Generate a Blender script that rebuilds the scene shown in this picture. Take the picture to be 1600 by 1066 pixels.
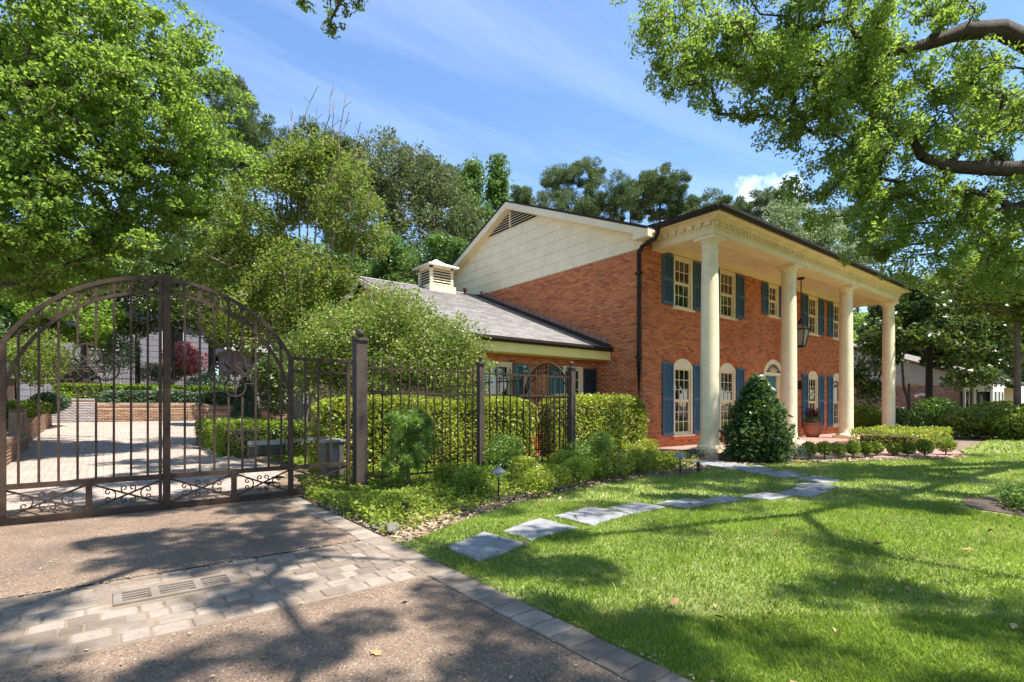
import bpy, bmesh, math, random
import numpy as np
from mathutils import Vector
random.seed(7)
RNG = np.random.default_rng(11)
scene = bpy.context.scene
col = scene.collection
for o in list(bpy.data.objects): bpy.data.objects.remove(o)

# ------------------------------------------------------------------ camera
FPX, CX, HOR, CAMH = 815.0, 800.0, 634.0, 1.3          # measured in the 1600 px wide picture
YAW = math.atan(1040/815)                               # house front runs along +X, depth along +Y
FW = np.array([math.cos(YAW), math.sin(YAW), 0]); RT = np.array([math.sin(YAW), -math.cos(YAW), 0]); UP = np.array([0, 0, 1.])
CAM = np.array([0, 0, CAMH])
cd = bpy.data.cameras.new('camera'); cam = bpy.data.objects.new('camera', cd); col.objects.link(cam)
cam.location = CAM; cam.rotation_euler = (math.pi/2, 0, YAW - math.pi/2)
cd.sensor_width = 36; cd.lens = FPX/1600*36; cd.shift_y = (HOR-533)/1600; cd.clip_start = .05; cd.clip_end = 3000
scene.camera = cam
# ------------------------------------------------------------------ sun, sky, exposure
SUN_EL = math.radians(67); sx, sy = .40, -.917
S = Vector((sx*math.cos(SUN_EL), sy*math.cos(SUN_EL), math.sin(SUN_EL))).normalized()
sd = bpy.data.lights.new('sun', 'SUN'); sd.energy = 4.0; sd.angle = math.radians(.53); sd.color = (1, .96, .90)
so = bpy.data.objects.new('sun', sd); so.rotation_euler = S.to_track_quat('Z', 'Y').to_euler(); so.location = (0, 0, 40); col.objects.link(so)
W = bpy.data.worlds.new('World'); scene.world = W; W.use_nodes = True
nt = W.node_tree; nt.nodes.clear()
def N(t, kind, **kw):
    n = t.nodes.new(kind)
    for k, v in kw.items():
        if k.startswith('i_'): n.inputs[k[2:].replace('_', ' ')].default_value = v
        else: setattr(n, k, v)
    return n
def ramp(t, stops, fac=None, interp='LINEAR'):
    r = t.nodes.new('ShaderNodeValToRGB'); r.color_ramp.interpolation = interp
    e = r.color_ramp.elements
    while len(e) < len(stops): e.new(.5)
    for i, (p, c) in enumerate(stops):
        e[i].position = p; e[i].color = tuple(c) + (1,) if len(c) == 3 else c
    if fac is not None: t.links.new(fac, r.inputs[0])
    return r
sky = N(nt, 'ShaderNodeTexSky', sky_type='NISHITA', sun_disc=False, sun_elevation=SUN_EL, sun_rotation=math.atan2(sx, sy), altitude=100, air_density=1.0, dust_density=.25, ozone_density=5.0)
tc = N(nt, 'ShaderNodeTexCoord')
sep = N(nt, 'ShaderNodeSeparateXYZ'); nt.links.new(tc.outputs['Generated'], sep.inputs[0])
def math_(t, op, a, b=None, clamp=False):
    m = t.nodes.new('ShaderNodeMath'); m.operation = op; m.use_clamp = clamp
    for i, q in enumerate((a, b)):
        if q is None: continue
        if isinstance(q, (int, float)): m.inputs[i].default_value = q
        else: t.links.new(q, m.inputs[i])
    return m.outputs[0]
zc = math_(nt, 'MAXIMUM', sep.outputs[2], .06)
cmb = N(nt, 'ShaderNodeCombineXYZ')
nt.links.new(math_(nt, 'DIVIDE', sep.outputs[0], zc), cmb.inputs[0]); nt.links.new(math_(nt, 'DIVIDE', sep.outputs[1], zc), cmb.inputs[1])
mp = N(nt, 'ShaderNodeMapping'); mp.inputs['Rotation'].default_value = (0, 0, .62); mp.inputs['Scale'].default_value = (.30, 1.15, 1); mp.inputs['Location'].default_value = (.35, .9, 0)
nt.links.new(cmb.outputs[0], mp.inputs[0])
n1 = N(nt, 'ShaderNodeTexNoise', i_Scale=1.0, i_Detail=7, i_Roughness=.58, i_Distortion=.5); nt.links.new(mp.outputs[0], n1.inputs['Vector'])
cir = ramp(nt, [(.46, (0, 0, 0)), (.85, (.32, .32, .32))], n1.outputs[0])
# the one small cumulus low over the pines
cdir = FW + RT*(1190-CX)/FPX + UP*(HOR-318)/FPX; cdir /= np.linalg.norm(cdir)
vs = N(nt, 'ShaderNodeVectorMath', operation='SUBTRACT'); nt.links.new(tc.outputs['Generated'], vs.inputs[0]); vs.inputs[1].default_value = cdir
vl = N(nt, 'ShaderNodeVectorMath', operation='LENGTH'); nt.links.new(vs.outputs[0], vl.inputs[0])
n2 = N(nt, 'ShaderNodeTexNoise', i_Scale=20, i_Detail=5, i_Roughness=.5); nt.links.new(tc.outputs['Generated'], n2.inputs['Vector'])
cu = math_(nt, 'SUBTRACT', n2.outputs[0], math_(nt, 'MULTIPLY', vl.outputs['Value'], 5.0))
cur = ramp(nt, [(.26, (0, 0, 0)), (.46, (.85, .85, .85))], cu)
cmx = math_(nt, 'MAXIMUM', cir.outputs[0], cur.outputs[0])
mix = N(nt, 'ShaderNodeMixRGB', blend_type='MIX'); nt.links.new(cmx, mix.inputs[0]); hsv = N(nt, 'ShaderNodeHueSaturation', i_Saturation=1.03, i_Value=.73); nt.links.new(sky.outputs[0], hsv.inputs['Color']); nt.links.new(hsv.outputs[0], mix.inputs[1]); mix.inputs[2].default_value = (4.6, 4.9, 5.4, 1)
bg = N(nt, 'ShaderNodeBackground'); bg.inputs['Strength'].default_value = .15; nt.links.new(mix.outputs[0], bg.inputs[0])
nt.links.new(bg.outputs[0], N(nt, 'ShaderNodeOutputWorld').inputs[0])
scene.view_settings.view_transform = 'Standard'; scene.view_settings.look = 'None'; scene.view_settings.gamma = 1
scene.view_settings.use_curve_mapping = False; scene.view_settings.exposure = 1.45
cy = scene.cycles
cy.max_bounces = 7; cy.diffuse_bounces = 4; cy.glossy_bounces = 3; cy.transmission_bounces = 4; cy.transparent_max_bounces = 4
cy.sample_clamp_indirect = 6; cy.caustics_reflective = False; cy.caustics_refractive = False; cy.blur_glossy = .5
scene.render.film_transparent = False

# ------------------------------------------------------------------ helpers
def at(px, py, d): return CAM + (FW + RT*(px-CX)/FPX + UP*(HOR-py)/FPX)*d
def ground(px, py, z=0.):
    r = FW + RT*(px-CX)/FPX + UP*(HOR-py)/FPX; return CAM + r*((z-CAMH)/r[2])
def project(P):
    q = np.asarray(P) - CAM; d = q@FW; d = np.where(np.abs(d) < 1e-6, 1e-6, d); return CX+FPX*(q@RT)/d, HOR-FPX*q[..., 2]/d, d
def sstep(a, b, x): t = np.clip((np.asarray(x)-a)/(b-a), 0, 1); return t*t*(3-2*t)
def zg(x, y):
    x = np.asarray(x, float); y = np.asarray(y, float)
    w = np.maximum(1-sstep(3.6, 6.6, x), sstep(24, 30, y))
    return w*(.03*np.clip(y-8, 0, 20.2) + .85*(y > 28.25))
def tag(o, label=None, cat=None, group=None, kind=None):
    if label: o['label'] = label
    if cat: o['category'] = cat
    if group: o['group'] = group
    if kind: o['kind'] = kind
    return o
def thing(name, label, cat, loc=(0, 0, 0), group=None):
    o = bpy.data.objects.new(name, None); o.empty_display_size = .2; o.location = loc; col.objects.link(o)
    return tag(o, label, cat, group)
def origin(p):
    v = Vector((0, 0, 0))
    while p is not None: v += p.location; p = p.parent
    return v
def link(name, me, mat, parent=None, loc=None, smooth=False):
    o = bpy.data.objects.new(name, me)
    if mat is not None and len(me.materials) == 0: me.materials.append(mat)
    if parent is not None: o.parent = parent
    if loc is not None: o.location = loc
    col.objects.link(o)
    return o
def mesh_np(name, V, F, mat=None, smooth=False):
    V = np.ascontiguousarray(V, np.float32); F = np.ascontiguousarray(F, np.int32); k = F.shape[1]
    me = bpy.data.meshes.new(name); me.vertices.add(len(V)); me.vertices.foreach_set('co', V.ravel())
    me.loops.add(F.size); me.loops.foreach_set('vertex_index', F.ravel())
    me.polygons.add(len(F)); me.polygons.foreach_set('loop_start', np.arange(0, F.size, k, dtype=np.int32))
    try: me.polygons.foreach_set('loop_total', np.full(len(F), k, np.int32))
    except Exception: pass
    if smooth: me.polygons.foreach_set('use_smooth', np.ones(len(F), bool))
    me.update(calc_edges=True)
    if mat is not None: me.materials.append(mat)
    return me
class MB:
    def __init__(s): s.v = []; s.f = []
    def add(s, vs, fs):
        o = len(s.v); s.v += [tuple(float(c) for c in v) for v in vs]; s.f += [tuple(i+o for i in f) for f in fs]; return s
    def box(s, x0, x1, y0, y1, z0, z1):
        return s.add([(x0,y0,z0),(x1,y0,z0),(x1,y1,z0),(x0,y1,z0),(x0,y0,z1),(x1,y0,z1),(x1,y1,z1),(x0,y1,z1)],
                     [(0,3,2,1),(4,5,6,7),(0,1,5,4),(1,2,6,5),(2,3,7,6),(3,0,4,7)])
    def bar(s, p, q, w, h=None, up=(0, 0, 1)):
        p = np.array(p, float); q = np.array(q, float); h = h or w; d = q-p; d /= np.linalg.norm(d)
        a = np.cross(d, np.array(up, float))
        if np.linalg.norm(a) < 1e-4: a = np.cross(d, [0, 1, 0])
        a /= np.linalg.norm(a); b = np.cross(a, d)
        vs = [e + a*i*w/2 + b*j*h/2 for e in (p, q) for i, j in ((-1,-1),(1,-1),(1,1),(-1,1))]
        return s.add(vs, [(0,1,2,3),(7,6,5,4),(0,4,5,1),(1,5,6,2),(2,6,7,3),(3,7,4,0)])
    def prism(s, poly, ext):
        n = len(poly); e = np.array(ext, float); a = [np.array(p, float) for p in poly]
        return s.add(a+[p+e for p in a], [tuple(range(n-1, -1, -1)), tuple(range(n, 2*n))]+[(i, (i+1) % n, n+(i+1) % n, n+i) for i in range(n)])
    def tube(s, pts, r, n=6, ref=(0, 0, 1), sq=None):
        P = np.array(pts, float); m = len(P); R_ = np.full(m, r) if np.isscalar(r) else np.array(r)
        T = np.gradient(P, axis=0) if m > 2 else np.array([P[1]-P[0]]*2)
        vs = []
        for i in range(m):
            t = T[i]/(np.linalg.norm(T[i])+1e-9); a = np.cross(t, ref)
            if np.linalg.norm(a) < 1e-3: a = np.cross(t, (1, 0, 0))
            a /= np.linalg.norm(a); b = np.cross(a, t)
            for k in range(n):
                th = 2*math.pi*(k+.5)/n; kx = math.cos(th)*R_[i]; ky = math.sin(th)*R_[i]*(sq or 1)
                vs.append(P[i]+a*kx+b*ky)
        fs = [(i*n+k, i*n+(k+1) % n, (i+1)*n+(k+1) % n, (i+1)*n+k) for i in range(m-1) for k in range(n)]
        fs += [tuple(range(n-1, -1, -1)), tuple(range((m-1)*n, m*n))]
        return s.add(vs, fs)
    def lathe(s, prof, cx, cy, n=28):
        vs = [(cx+r*math.cos(2*math.pi*k/n), cy+r*math.sin(2*math.pi*k/n), z) for r, z in prof for k in range(n)]
        m = len(prof)
        fs = [(i*n+k, i*n+(k+1) % n, (i+1)*n+(k+1) % n, (i+1)*n+k) for i in range(m-1) for k in range(n)]
        return s.add(vs, fs+[tuple(range(n-1, -1, -1)), tuple(range((m-1)*n, m*n))])
    def mesh(s, name, mat, off=(0, 0, 0), smooth=False):
        me = bpy.data.meshes.new(name); o = np.array(off)
        me.from_pydata([tuple(np.array(v)-o) for v in s.v], [], s.f); me.materials.append(mat)
        if smooth: me.polygons.foreach_set('use_smooth', [True]*len(me.polygons))
        me.update(); return me
    def build(s, name, mat, parent=None, smooth=False, bevel=0):
        o = link(name, s.mesh(name, mat, origin(parent) if parent else (0, 0, 0), smooth), mat, parent)
        if smooth:
            try: o.data.set_sharp_from_angle(angle=math.radians(38))
            except Exception: pass
        if bevel:
            m = o.modifiers.new('bevel', 'BEVEL'); m.width = bevel; m.segments = 2; m.limit_method = 'ANGLE'
        return o

# ------------------------------------------------------------------ materials
def newmat(name):
    m = bpy.data.materials.new(name); m.use_nodes = True; t = m.node_tree; t.nodes.clear()
    return m, t, N(t, 'ShaderNodeOutputMaterial')
def plain(name, colr, rough=.6, var=.12, scale=9., bump=.0, bscale=60., metal=0., spec=.5, stain=None):
    m, t, out = newmat(name); b = N(t, 'ShaderNodeBsdfPrincipled', i_Roughness=rough, i_Metallic=metal)
    b.inputs['Specular IOR Level'].default_value = spec
    tcn = N(t, 'ShaderNodeTexCoord'); n = N(t, 'ShaderNodeTexNoise', i_Scale=scale, i_Detail=6, i_Roughness=.6); t.links.new(tcn.outputs['Object'], n.inputs['Vector'])
    lo = tuple(c*(1-var) for c in colr); hi = tuple(min(1, c*(1+var)) for c in colr)
    r = ramp(t, [(.3, lo), (.7, hi)], n.outputs[0]); src = r.outputs[0]
    if stain:
        n3 = N(t, 'ShaderNodeTexNoise', i_Scale=stain[1], i_Detail=8, i_Roughness=.7); t.links.new(tcn.outputs['Object'], n3.inputs['Vector'])
        sr = ramp(t, [(.52, (0, 0, 0)), (.72, (stain[2],)*3)], n3.outputs[0])
        mx = N(t, 'ShaderNodeMixRGB'); t.links.new(sr.outputs[0], mx.inputs[0]); t.links.new(src, mx.inputs[1]); mx.inputs[2].default_value = tuple(stain[0])+(1,); src = mx.outputs[0]
    t.links.new(src, b.inputs['Base Color'])
    if bump:
        n2 = N(t, 'ShaderNodeTexNoise', i_Scale=bscale, i_Detail=4); t.links.new(tcn.outputs['Object'], n2.inputs['Vector'])
        bp = N(t, 'ShaderNodeBump', i_Strength=bump, i_Distance=.01); t.links.new(n2.outputs[0], bp.inputs['Height']); t.links.new(bp.outputs[0], b.inputs['Normal'])
    t.links.new(b.outputs[0], out.inputs[0]); return m
def island(name, stops, rough=.8, bump=.25, bscale=55., nvar=.3, nscale=3., spec=.4, objrand=False):
    """colour picked per loose piece (bricks, shingles, pavers), with grain on top"""
    m, t, out = newmat(name); b = N(t, 'ShaderNodeBsdfPrincipled', i_Roughness=rough); b.inputs['Specular IOR Level'].default_value = spec
    if objrand: fac = N(t, 'ShaderNodeObjectInfo').outputs['Random']
    else: fac = N(t, 'ShaderNodeNewGeometry').outputs['Random Per Island']
    r = ramp(t, stops, fac); tcn = N(t, 'ShaderNodeTexCoord'); gp = N(t, 'ShaderNodeNewGeometry')
    n = N(t, 'ShaderNodeTexNoise', i_Scale=nscale, i_Detail=9, i_Roughness=.72); t.links.new(gp.outputs['Position'], n.inputs['Vector'])
    nr = ramp(t, [(.25, (1-nvar,)*3), (.75, (1+nvar,)*3)], n.outputs[0])
    mx = N(t, 'ShaderNodeMixRGB', blend_type='MULTIPLY', i_Fac=1); t.links.new(r.outputs[0], mx.inputs[1]); t.links.new(nr.outputs[0], mx.inputs[2])
    t.links.new(mx.outputs[0], b.inputs['Base Color'])
    n2 = N(t, 'ShaderNodeTexNoise', i_Scale=bscale, i_Detail=5, i_Roughness=.65); t.links.new(gp.outputs['Position'], n2.inputs['Vector'])
    bp = N(t, 'ShaderNodeBump', i_Strength=bump, i_Distance=.012); t.links.new(n2.outputs[0], bp.inputs['Height']); t.links.new(bp.outputs[0], b.inputs['Normal'])
    t.links.new(b.outputs[0], out.inputs[0]); return m
def leafmat(name, a, c, trans, tfac=.4, rough=.45, spec=.4, cl=None):
    m, t, out = newmat(name); g = N(t, 'ShaderNodeNewGeometry')
    stops = [(0, a), (.82, c)] + ([(1, cl)] if cl else [])
    r = ramp(t, stops, g.outputs['Random Per Island'])
    n = N(t, 'ShaderNodeTexNoise', i_Scale=.9, i_Detail=3); t.links.new(g.outputs['Position'], n.inputs['Vector'])
    nr = ramp(t, [(.3, (.72, .74, .7)), (.7, (1.25, 1.22, 1.2))], n.outputs[0])
    mx = N(t, 'ShaderNodeMixRGB', blend_type='MULTIPLY', i_Fac=1); t.links.new(r.outputs[0], mx.inputs[1]); t.links.new(nr.outputs[0], mx.inputs[2])
    b = N(t, 'ShaderNodeBsdfPrincipled', i_Roughness=rough); b.inputs['Specular IOR Level'].default_value = spec; t.links.new(mx.outputs[0], b.inputs['Base Color'])
    tr = N(t, 'ShaderNodeBsdfTranslucent'); m2 = N(t, 'ShaderNodeMixRGB', blend_type='MULTIPLY', i_Fac=1); m2.inputs[1].default_value = tuple(trans)+(1,); t.links.new(nr.outputs[0], m2.inputs[2]); t.links.new(m2.outputs[0], tr.inputs[0])
    ms = N(t, 'ShaderNodeMixShader', i_Fac=tfac); t.links.new(b.outputs[0], ms.inputs[1]); t.links.new(tr.outputs[0], ms.inputs[2]); t.links.new(ms.outputs[0], out.inputs[0])
    return m
M = {}
M['brick'] = island('red_brick', [(0, (.32, .085, .038)), (.2, (.50, .130, .046)), (.6, (.62, .172, .056)), (.88, (.70, .225, .078)), (1, (.46, .19, .09))], bump=.4, nvar=.15, nscale=1.0)
M['mortar'] = plain('mortar', (.52, .36, .22), .9, .2, 5, .3)
M['tanbrick'] = island('garden_wall_brick', [(0, (.20, .12, .075)), (.5, (.30, .18, .115)), (1, (.36, .24, .16))], nvar=.3)
M['whitebrick'] = island('limewashed_brick', [(0, (.28, .255, .25)), (.6, (.38, .355, .35)), (1, (.30, .25, .22))], nvar=.25)
M['nbrick'] = island('neighbour_brick', [(0, (.24, .13, .10)), (.5, (.33, .19, .15)), (1, (.40, .25, .20))], nvar=.2)
M['cream'] = plain('cream_paint', (.87, .74, .49), .55, .07, 2, .12, 30, stain=((.50, .41, .27), 3.2, .38))
M['eave'] = plain('bounce_tinted_cream', (.90, .74, .27), .55, .06, 2, .1, 30)  # cream paint with the yellow-green bounce light put into its colour
M['dullsiding'] = plain('dull_cream_siding', (.42, .39, .33), .7, .1, 3)
M['white'] = plain('white_paint', (.80, .77, .70), .45, .04, 3)
M['shutter'] = plain('blue_shutter_paint', (.050, .120, .180), .5, .12, 6)
M['teal'] = plain('teal_paint', (.02, .17, .20), .4, .08, 6)
M['darkshut'] = plain('dark_shutter_paint', (.025, .035, .05), .5, .1, 6)
M['gutter'] = plain('dark_gutter_metal', (.034, .024, .019), .65, .2, 5, spec=.2)
M['iron'] = plain('bronze_brown_iron', (.055, .034, .022), .62, .3, 14, .15, 90, spec=.25, stain=((.11, .062, .036), 6, .6))
M['postpaint'] = plain('brown_post_paint', (.065, .043, .031), .7, .25, 8, .1, 60, stain=((.03, .035, .04), 3, .7))
M['black'] = plain('black_metal', (.012, .012, .013), .4, .2, 8)
M['porch'] = island('porch_brick_paving', [(0, (.30, .15, .12)), (1, (.42, .24, .19))], nvar=.2)
M['bark'] = plain('grey_brown_bark', (.12, .092, .07), .9, .4, 6, .9, 30)
M['darkbark'] = plain('dark_bark', (.055, .042, .033), .9, .4, 6, .9, 30)
M['palebark'] = plain('pale_smooth_bark', (.24, .18, .135), .8, .3, 5, .3, 30)
M['wood'] = plain('brown_fence_wood', (.12, .07, .045), .8, .3, 4, .3, 40)
M['terra'] = plain('terracotta', (.36, .14, .075), .75, .15, 6, .15)
M['stone'] = plain('grey_slate', (.24, .24, .245), .75, .3, 3.5, .35, 35, stain=((.34, .29, .21), 3.0, .9))
M['rock'] = plain('field_rock', (.15, .13, .10), .9, .3, 7, .8, 25)
M['concrete'] = plain('concrete', (.42, .36, .30), .9, .2, 5, .4, 60)
M['greysiding'] = plain('grey_siding', (.20, .19, .20), .7, .1, 4)
M['box_paint'] = plain('tan_box_paint', (.12, .105, .08), .7, .15, 5)
M['hat'] = plain('weathered_hat', (.20, .20, .21), .5, .15, 9)
M['alu'] = plain('aluminium', (.30, .30, .29), .45, .1, 5, metal=.3)
M['shingle'] = island('grey_shingle', [(0, (.19, .17, .16)), (.5, (.245, .222, .21)), (1, (.30, .275, .255))], rough=.95, bump=.5, bscale=90, nvar=.2, nscale=1.2)
M['shingle2'] = island('neighbour_shingle', [(0, (.24, .23, .25)), (1, (.36, .35, .37))], rough=.95, nvar=.15)
M['browntile'] = island('neighbour_tan_shingle', [(0, (.15, .12, .105)), (1, (.22, .18, .155))], rough=.95, nvar=.15)
M['dryleaf'] = island('dry_leaf', [(0, (.22, .10, .04)), (.5, (.33, .20, .09)), (1, (.42, .30, .17))], rough=.8, bump=.1)
M['litter'] = island('leaf_litter', [(0, (.22, .15, .085)), (.5, (.36, .27, .16)), (1, (.46, .37, .24))], rough=.9, bump=.1)
M['paver'] = island('tumbled_paver', [(0, (.165, .125, .092)), (.5, (.23, .180, .138)), (1, (.29, .235, .185))], rough=.9, bump=.5, bscale=45, nvar=.35, nscale=5, objrand=True)
M['grate'] = plain('weathered_grate', (.19, .155, .12), .8, .2, 8, .2)
M['slot'] = plain('dark_slot', (.008, .007, .006), .9, .1)
M['amber'] = plain('lantern_glass', (.30, .30, .29), .08, .1, 4, spec=.8)
# glass with a slight wobble: mirrors the trees across the street
m, t, out = newmat('window_glass'); b = N(t, 'ShaderNodeBsdfPrincipled', i_Roughness=.02); b.inputs['Base Color'].default_value = (.012, .014, .013, 1); b.inputs['IOR'].default_value = 1.75; b.inputs['Specular IOR Level'].default_value = .8
g = N(t, 'ShaderNodeNewGeometry'); n = N(t, 'ShaderNodeTexNoise', i_Scale=2.2, i_Detail=1); t.links.new(g.outputs['Position'], n.inputs['Vector'])
bp = N(t, 'ShaderNodeBump', i_Strength=.06, i_Distance=.05); t.links.new(n.outputs[0], bp.inputs['Height']); t.links.new(bp.outputs[0], b.inputs['Normal']); t.links.new(b.outputs[0], out.inputs[0]); M['glass'] = m
# exposed aggregate drive
def aggregate(name, dark, mid, light):
    m, t, out = newmat(name); b = N(t, 'ShaderNodeBsdfPrincipled', i_Roughness=.85); g = N(t, 'ShaderNodeNewGeometry')
    v = N(t, 'ShaderNodeTexVoronoi', i_Scale=115.); t.links.new(g.outputs['Position'], v.inputs['Vector'])
    r = ramp(t, [(0, dark), (.45, mid), (.8, mid), (1, light)], v.outputs['Color'])
    n = N(t, 'ShaderNodeTexNoise', i_Scale=1.4, i_Detail=10, i_Roughness=.7); t.links.new(g.outputs['Position'], n.inputs['Vector'])
    nr = ramp(t, [(.28, (.58, .55, .53)), (.5, (.98, .96, .95)), (.72, (1.3, 1.28, 1.24))], n.outputs[0])
    mx = N(t, 'ShaderNodeMixRGB', blend_type='MULTIPLY', i_Fac=1); t.links.new(r.outputs[0], mx.inputs[1]); t.links.new(nr.outputs[0], mx.inputs[2]); t.links.new(mx.outputs[0], b.inputs['Base Color'])
    bp = N(t, 'ShaderNodeBump', i_Strength=.55, i_Distance=.006); t.links.new(v.outputs['Distance'], bp.inputs['Height']); bp.invert = True; t.links.new(bp.outputs[0], b.inputs['Normal'])
    t.links.new(b.outputs[0], out.inputs[0]); return m
M['drive'] = aggregate('exposed_aggregate', (.042, .028, .020), (.205, .142, .096), (.52, .43, .32))
M['sand'] = plain('joint_sand', (.21, .16, .11), .95, .3, 3, .5, 50)
m, t, out = newmat('court_paving'); b = N(t, 'ShaderNodeBsdfPrincipled', i_Roughness=.9); g = N(t, 'ShaderNodeNewGeometry')
bt = N(t, 'ShaderNodeTexBrick', i_Scale=1.); bt.inputs['Color1'].default_value = (.42, .34, .28, 1); bt.inputs['Color2'].default_value = (.33, .25, .20, 1); bt.inputs['Mortar'].default_value = (.2, .15, .11, 1)
bt.inputs['Brick Width'].default_value = .22; bt.inputs['Row Height'].default_value = .11; bt.inputs['Mortar Size'].default_value = .008; t.links.new(g.outputs['Position'], bt.inputs['Vector'])
n = N(t, 'ShaderNodeTexNoise', i_Scale=1.1, i_Detail=8, i_Roughness=.65); t.links.new(g.outputs['Position'], n.inputs['Vector']); nr = ramp(t, [(.3, (.78,)*3), (.7, (1.15,)*3)], n.outputs[0])
mx = N(t, 'ShaderNodeMixRGB', blend_type='MULTIPLY', i_Fac=1); t.links.new(bt.outputs[0], mx.inputs[1]); t.links.new(nr.outputs[0], mx.inputs[2]); t.links.new(mx.outputs[0], b.inputs['Base Color']); t.links.new(b.outputs[0], out.inputs[0]); M['court'] = m
M['soil'] = plain('garden_soil', (.17, .12, .075), .95, .45, 2.5, .8, 30, stain=((.30, .22, .13), 7, .8))
M['turf'] = plain('turf_soil', (.17, .20, .05), .95, .4, 2.0, .6, 40, stain=((.26, .22, .10), 1.2, .7))
M['mulch'] = plain('dark_mulch', (.075, .052, .036), .95, .5, 12, .9, 40)
M['maple'] = leafmat('maple_leaf', (.070, .135, .020), (.165, .255, .042), (.42, .60, .08), .47, .5, .3)
M['oak'] = leafmat('oak_leaf', (.056, .108, .020), (.145, .218, .044), (.40, .58, .075), .45, .5, .3, (.20, .16, .06))
M['shrub'] = leafmat('privet_leaf', (0.085, 0.138, 0.024), (0.232, 0.291, 0.056), (0.341, 0.437, 0.056), .3, .5, .3, (0.372, 0.407, 0.113))
M['hedge'] = leafmat('hedge_leaf', (0.117, 0.180, 0.018), (0.353, 0.399, 0.050), (0.530, 0.592, 0.059), .32, .4, .4)
M['boxwood'] = leafmat('boxwood_leaf', (0.074, 0.140, 0.014), (0.210, 0.292, 0.032), (0.356, 0.473, 0.036), .3, .4, .4)
M['magnolia'] = leafmat('magnolia_leaf', (0.023, 0.055, 0.014), (0.088, 0.146, 0.029), (0.234, 0.309, 0.043), .16, .35, .45, (0.254, 0.309, 0.065))
M['magbush'] = leafmat('bay_leaf', (0.018, 0.048, 0.017), (0.054, 0.105, 0.029), (0.195, 0.308, 0.036), .2, .38, .4, (0.150, 0.210, 0.060))
M['pine'] = leafmat('pine_needles', (.055, .100, .036), (.150, .215, .075), (.17, .22, .07), .22, .6, .2)
M['liveoak'] = leafmat('live_oak_leaf', (.065, .095, .030), (.170, .190, .075), (.20, .25, .07), .26, .55, .2, (.21, .20, .11))
M['crape'] = leafmat('crape_myrtle_leaf', (.065, .115, .016), (.155, .205, .034), (.32, .42, .055), .40, .5, .3, (.26, .20, .05))
M['midgreen'] = leafmat('broadleaf', (0.047, 0.111, 0.025), (0.133, 0.223, 0.046), (0.233, 0.386, 0.057), .3, .4, .4)
M['pale'] = leafmat('pale_leaf', (.140, .200, .075), (.260, .320, .150), (.34, .42, .18), .35, .5, .3)
M['juniper'] = leafmat('juniper_needle', (.040, .085, .045), (.095, .160, .080), (.10, .18, .07), .2, .5, .3)
M['yew'] = leafmat('podocarpus_leaf', (0.063, 0.144, 0.026), (0.198, 0.305, 0.054), (0.324, 0.483, 0.060), .28, .4, .4)
M['varieg'] = leafmat('variegated_leaf', (.050, .110, .055), (.160, .240, .130), (.20, .30, .13), .25, .45, .4)
M['cover'] = leafmat('ground_cover_leaf', (0.070, 0.133, 0.016), (0.240, 0.304, 0.041), (0.394, 0.481, 0.054), .32, .6, .2, (0.338, 0.341, 0.072))
M['azalea'] = leafmat('pink_azalea', (.30, .16, .10), (.72, .30, .33), (.6, .25, .28), .3, .5, .3)
M['purple'] = leafmat('purple_leaf', (.04, .015, .03), (.09, .03, .05), (.1, .03, .05), .2, .4, .4)
M['grass'] = leafmat('grass_blade', (.086, .155, .016), (.250, .345, .048), (.44, .61, .068), .38, .5, .3, (.42, .40, .15))
_t = M['grass'].node_tree                              # dry, thin places in the turf
_b = [n for n in _t.nodes if n.type == 'BSDF_PRINCIPLED'][0]; _src = _b.inputs['Base Color'].links[0].from_socket
_g = N(_t, 'ShaderNodeNewGeometry'); _n = N(_t, 'ShaderNodeTexNoise', i_Scale=.75, i_Detail=6, i_Roughness=.65); _t.links.new(_g.outputs['Position'], _n.inputs['Vector'])
_r = ramp(_t, [(.50, (0, 0, 0)), (.68, (.75, .75, .75))], _n.outputs[0]); _m = N(_t, 'ShaderNodeMixRGB'); _t.links.new(_r.outputs[0], _m.inputs[0]); _t.links.new(_src, _m.inputs[1]); _m.inputs[2].default_value = (.42, .40, .16, 1); _t.links.new(_m.outputs[0], _b.inputs['Base Color'])
M['liriope'] = leafmat('silver_cover', (.06, .11, .07), (.13, .19, .12), (.14, .2, .1), .2, .4, .4)

# ------------------------------------------------------------------ foliage tools
def unit(v): return v/(np.linalg.norm(v, axis=-1, keepdims=True)+1e-9)
def quads(P, L, Wd, up=.4, fold=.12, direc=None, jit=.3):
    n = len(P); nor = unit(RNG.normal(size=(n, 3)) + np.array([0, 0, up])*1.6)
    t_ = RNG.normal(size=(n, 3)) if direc is None else direc + RNG.normal(size=(n, 3))*jit
    t_ = unit(t_ - nor*np.sum(t_*nor, 1, keepdims=True)) if direc is None else unit(t_)
    b_ = unit(np.cross(nor, t_)); s = (RNG.uniform(.65, 1.3, (n, 1)))
    l = t_*L*s/2; w = b_*Wd*s/2; u = nor*Wd*fold*s
    V = np.stack([P-l, P+w+u-l*.1, P+l, P-w+u-l*.1], 1).reshape(-1, 3)
    return V, np.arange(4*n).reshape(-1, 4)
def foliage(name, P, L, Wd, mat, parent, **kw):
    V, F = quads(P, L, Wd, **kw); o = np.array(origin(parent)) if parent is not None else 0
    return link(name, mesh_np(name, V-o, F, mat), None, parent)
def ball(n, shell=.5):
    d = unit(RNG.normal(size=(n, 3))); return d*(RNG.random((n, 1))**(1/3*(1-shell)))
def ell(c, r, n, shell=.5, view=True):
    """points in an ellipsoid; r = across the view, along it, up"""
    b = ball(n, shell)
    if view: return np.asarray(c) + b[:, :1]*r[0]*RT + b[:, 1:2]*r[1]*FW + b[:, 2:]*r[2]*UP
    return np.asarray(c) + b*np.array(r)
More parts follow.
